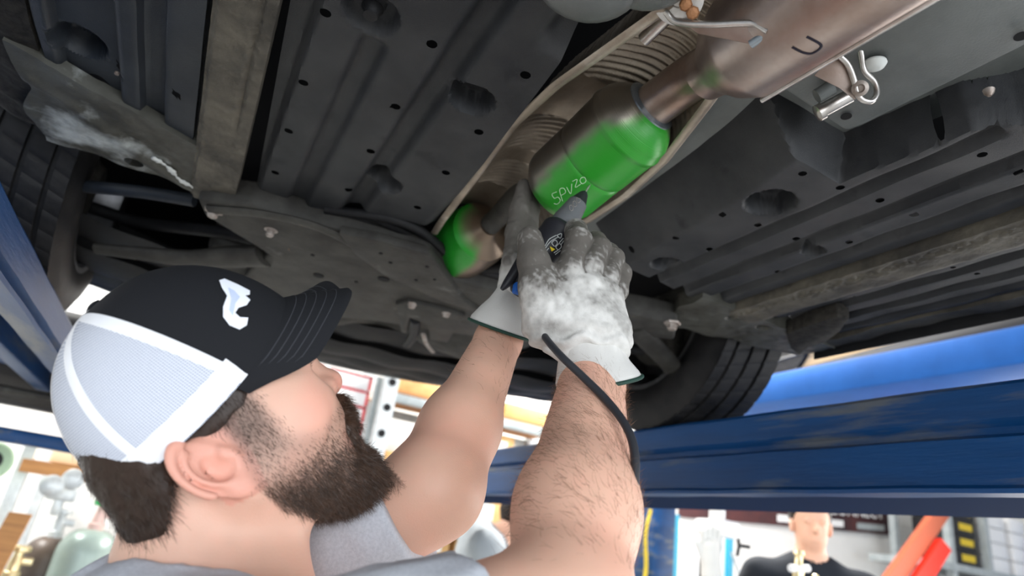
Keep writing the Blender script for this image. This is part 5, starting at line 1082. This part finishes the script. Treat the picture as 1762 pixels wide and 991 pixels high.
# right glove (nearer, back of the hand to the camera)
D_ = pd
rk = dict(i=[D_(982, 462, .738), D_(996, 412, .762), D_(990, 398, .800), D_(972, 408, .822)], m=[D_(1018, 458, .742), D_(1030, 428, .770), D_(1024, 416, .808), D_(1002, 420, .830)],
          r=[D_(1046, 474, .750), D_(1054, 446, .776), D_(1046, 436, .812), D_(1022, 440, .830)], p=[D_(1062, 500, .758), D_(1068, 470, .780), D_(1060, 458, .808), D_(1040, 455, .826)])
rth = [D_(938, 560, .715), D_(928, 500, .722), D_(918, 450, .735), D_(912, 412, .752)]
fr = dict(i=.0150, m=.0140, r=.0135, p=.0125)
def rglove(p):
    d = sd_cap(p, D_(972, 548, .722), D_(984, 500, .734), .027, .021); d = smin(d, sd_cap(p, D_(1038, 552, .728), D_(1046, 512, .744), .026, .019), .03)
    d = smin(d, sd_cap(p, D_(985, 590, .716), D_(1045, 590, .718), .026, .025), .03); d = smin(d, sd_cap(p, D_(1008, 560, .722), D_(1014, 500, .736), .026, .020), .02)
    for k, j in rk.items():
        r = fr[k]; f_ = smin(sd_cap(p, j[0], j[1], r * 1.08, r), sd_cap(p, j[1], j[2], r, r * .95), .006); f_ = smin(f_, sd_cap(p, j[2], j[3], r * .95, r * .85), .005)
        if k == 'i': fg = f_
        else: fg = smin(fg, f_, .0012)
    d = smin(d, fg, .007)
    t = smin(sd_cap(p, rth[0], rth[1], .026, .0215), sd_cap(p, rth[1], rth[2], .0205, .0180), .012); t = smin(t, sd_cap(p, rth[2], rth[3], .018, .0150), .006)
    d = smin(d, t, .016)
    for a_, b_ in ((D_(930, 480, .700), D_(905, 430, .725)),): pass
    wr = .0008 * vnoise(p, .016, 3) + .0024 * np.sin((p @ un([.2, .3, 1.])) * 420 + 5 * vnoise(p, .03, 6)) * np.exp(-((p[:, 2] - .215) / .016) ** 2)
    return d + wr + .0004 * vnoise(p, .005, 9)
ax_r = un(.75 * un(pd(1012, 570, .690) - pd(1031, 657, .705)) + .25 * un(wr_ - er)); sdr = pd(1105, 652, .70) - pd(955, 652, .70)
rings_r = [(pd(1031, 657, .700), ax_r, sdr, .0465, .040), (pd(1028, 648, .702), ax_r, sdr, .0455, .039), (pd(1022, 630, .706), ax_r, sdr, .0405, .035), (pd(1018, 612, .711), ax_r, sdr, .037, .031), (pd(1014, 598, .714), ax_r, sdr, .037, .030), (pd(1012, 585, .718), ax_r, sdr, .040, .029), (pd(1010, 570, .72), ax_r, sdr, .036, .024)]
tips_r = [j[1] for j in rk.values()] + [rth[3], rth[2]]
def dirt_shade_r(p):  # grime on fingers and palm, plus painted crease shade
    dt = np.min([np.linalg.norm(p - t, axis=1) for t in tips_r], axis=0); g = .90 * sstep(.070, .018, dt) * (1 + .25 * vnoise(p, .004, 8)) + .34 * sstep(-.5, .7, vnoise(p, .022, 2)) * sstep(.20, .24, p[:, 2]) + .22 * vnoise(p, .006, 4) * sstep(.19, .24, p[:, 2]) + .05
    fd = np.stack([np.minimum(sd_cap(p, j[0], j[1], .015, .014), sd_cap(p, j[1], j[2], .014)) for j in rk.values()], 1); fd.sort(1); g += .45 * np.exp(-((fd[:, 1] - fd[:, 0]) / .0018) ** 2) * (fd[:, 0] < .008)  # paints shade into the creases so the fingers separate
    tcr = np.abs(np.minimum(sd_cap(p, rth[0], rth[1], .024, .02), sd_cap(p, rth[1], rth[2], .02)) - fd[:, 0]); g += .3 * np.exp(-(tcr / .002) ** 2) * (fd[:, 0] < .012)  # painted crease shade where the thumb meets the fingers
    g = g * (1 + .32 * vnoise(p, .0026, 21)) + .10 * np.abs(vnoise(p, .003, 22)) * sstep(.18, .24, p[:, 2])
    g += .35 * np.exp(-(np.linalg.norm(p - D_(940, 580, .69), axis=1) / .022) ** 2); return np.clip(g, 0, .92)
gr_ = glove('work_glove', rglove, (.26, .46, .15), (.52, .72, .40), rings_r, dirt_shade_r, 'near grimy white leather glove gripping the engraver')
# left glove (behind, edge on)
lf = [[D_(886, 450, .855), D_(888, 400, .885), D_(894, 360, .905), D_(902, 322, .925)], [D_(900, 450, .872), D_(908, 400, .905), D_(912, 360, .925), D_(916, 326, .945)],
      [D_(896, 446, .895), D_(900, 400, .925), D_(906, 362, .945), D_(912, 330, .960)], [D_(886, 460, .915), D_(888, 425, .940), D_(892, 395, .955), D_(896, 365, .968)]]
lth = [D_(892, 500, .845), D_(906, 470, .835), D_(922, 440, .832), D_(935, 420, .835)]
def lglove(p):
    d = sd_cap(p, D_(884, 500, .862), D_(886, 455, .865), .0215, .019); d = smin(d, sd_cap(p, D_(884, 505, .885), D_(888, 458, .895), .021, .018), .02)
    for j in lf:
        f_ = smin(sd_cap(p, j[0], j[1], .0165, .0145), sd_cap(p, j[1], j[2], .0145, .0135), .006); f_ = smin(f_, sd_cap(p, j[2], j[3], .0135, .0115), .005); d = smin(d, f_, .004)
    t = smin(sd_cap(p, lth[0], lth[1], .018, .015), sd_cap(p, lth[1], lth[2], .015, .0135), .008); t = smin(t, sd_cap(p, lth[2], lth[3], .0135, .012), .005); d = smin(d, t, .012)
    return d + .0009 * vnoise(p, .013, 3) + .0008 * vnoise(p, .005, 5)
ax_l = un(.75 * un(pd(885, 500, .83) - pd(863, 568, .842)) + .25 * un(wl_ - el_)); sdl = pd(915, 593, .84) - pd(810, 545, .84)
rings_l = [(pd(863, 568, .842), ax_l, sdl, .0440, .040), (pd(866, 560, .843), ax_l, sdl, .0430, .039), (pd(872, 542, .847), ax_l, sdl, .0370, .036), (pd(878, 525, .851), ax_l, sdl, .030, .033), (pd(882, 510, .856), ax_l, sdl, .0245, .030), (pd(885, 495, .862), ax_l, sdl, .020, .026)]
def dirt_l(p): g = .95 * sstep(.315, .365, p[:, 2]) + .25 * sstep(0, .5, vnoise(p, .015, 2)) * sstep(.28, .32, p[:, 2]) + .15 * vnoise(p, .006, 4) * sstep(.26, .3, p[:, 2]) + .04; return np.clip(g, 0, .92)
glove('work_glove', lglove, (.27, .66, .24), (.47, .92, .50), rings_l, dirt_l, 'far glove, its fingers blackened, steadying against the heat shield')
# ================================================================ engraving tool with cable
M['tool_grey'] = mat('tool_grey', (.10, .105, .11), .5); M['tool_black'] = mat('tool_black', (.018, .018, .022), .45); M['tool_blue'] = mat('tool_blue', (.01, .10, .42), .4)
T0 = drape(bv_cat, 1016, 317, 0.0); T0 = pd(1015, 318, .87) if T0 is None else T0; T1 = pd(890, 505, .785); ta = un(T1 - T0); TL = np.linalg.norm(T1 - T0)
tool = empty('engraver', (T0 + T1) / 2, 'grey and black handheld engraver with a white-printed label, its tip on the green converter', 'engraver')
def tl(a, b, ra, rb, n=6): return [(a + (b - a) * k / n, ra + (rb - ra) * (k / n)) for k in range(n + 1)]
m_ = MB(); m_.lathe(T0, ta, [(0, .0004), (.004, .0012), (.016, .0016)], 12); m_.build('tip', M['steel_bright'], tool, label='bright metal tip')
m_ = MB(); m_.lathe(T0, ta, [(.014, .003), (.017, .0055)] + tl(.019, .034, .0065, .0120), 32); m_.build('nose_cap', M['tool_black'], tool)
m_ = MB(); m_.lathe(T0, ta, tl(.033, .060, .0125, .0165) + tl(.062, .078, .017, .0175), 32); nz_ = m_.build('nose', M['tool_grey'], tool, label='grey nose section')
m_ = MB(); m_.lathe(T0, ta, [(.074, .0195), (.076, .0215)] + tl(.080, .10, .023, .0235) + tl(.104, TL - .02, .0235, .021) + [(TL - .01, .018), (TL, .010)], 40); hb = m_.build('housing', M['tool_black'], tool, label='black housing')
bvn = bvh_of(nz_); bvh_ = bvh_of(hb)
m_ = MB()
for (x, y) in [(983, 358), (989, 351), (995, 344)]:
    P_ = [drape(bvn, x + a_ * 3, y + b_ * 4, .0003) for a_, b_ in ((-1, -1), (0, -1.3), (1, -.5), (1, .8), (0, 1.3), (-1, .6), (-1, -1))]; P_ = [p for p in P_ if p is not None]
    if len(P_) > 3: m_.tube(P_, .0003, 5)
if m_.n: m_.build('size_marks', M['bolt'], nz_)
def lab_line(pts, r, mm, name, parent=hb):
    P_ = [drape(bvh_, x, y, .0003) for x, y in pts]; P_ = [p for p in P_ if p is not None]
    if len(P_) > 1: MBx = MB(); MBx.tube(P_, r, 5); return MBx
lw = MB(); lines = [[(937, 425), (945, 412), (957, 405)], [(938, 428), (947, 416), (960, 408)], [(940, 432), (944, 427)], [(958, 405), (966, 402), (964, 410), (958, 405)], [(949, 418), (955, 413), (959, 418), (954, 424), (949, 418)], [(956, 425), (962, 419), (966, 424), (960, 430), (956, 425)], [(962, 418), (969, 410)], [(965, 421), (970, 414)], [(953, 435), (962, 429)], [(955, 438), (964, 431)]]
for L_ in lines:
    P_ = [drape(bvh_, x, y, .0003) for x, y in spline(L_, 12)[:, :2]]; P_ = [p for p in P_ if p is not None]
    if len(P_) > 1: lw.tube(P_, .0005, 5)
if lw.n: lw.build('label_print', M['white_clip'], hb, label='white label print')
flat_logo([(946, 424), (955, 429), (949, 433)], bvh_, .0005, 'warning_triangle', mat('warning_yellow', (.8, .6, .02), .5), hb, 'yellow warning triangle')
m_ = MB(); m_.box(pd(893, 497, .768), (.014, .012, .014), bev=.003); m_.build('switch', M['tool_blue'], tool, label='blue switch')
m_ = MB(); m_.tube(spline([pd(905, 445, .790), pd(888, 468, .782), pd(872, 488, .775), pd(863, 498, .772)], 16), np.linspace(.011, .0025, 16), 12); m_.build('hanging_hook', M['tool_black'], tool)
m_ = MB(); cp = [pd(905, 500, .775), pd(918, 530, .755), pd(930, 560, .735), pd(938, 580, .690), pd(965, 612, .655), pd(1005, 650, .635), pd(1045, 690, .612), pd(1078, 735, .585), pd(1092, 780, .565), pd(1091, 840, .545), pd(1082, 920, .52), pd(1074, 1000, .50), pd(1070, 1100, .50), (.40, .40, -.30), (.46, .42, -.8), (.5, .5, -1.40), (.6, .7, -1.442), (.9, 1.0, -1.442)]
m_.tube(spline(cp, 160), .0040, 12); m_.build('power_cord', mat('cord_black', (.03, .032, .038), .45), tool, label='black power cord running down past the forearm')
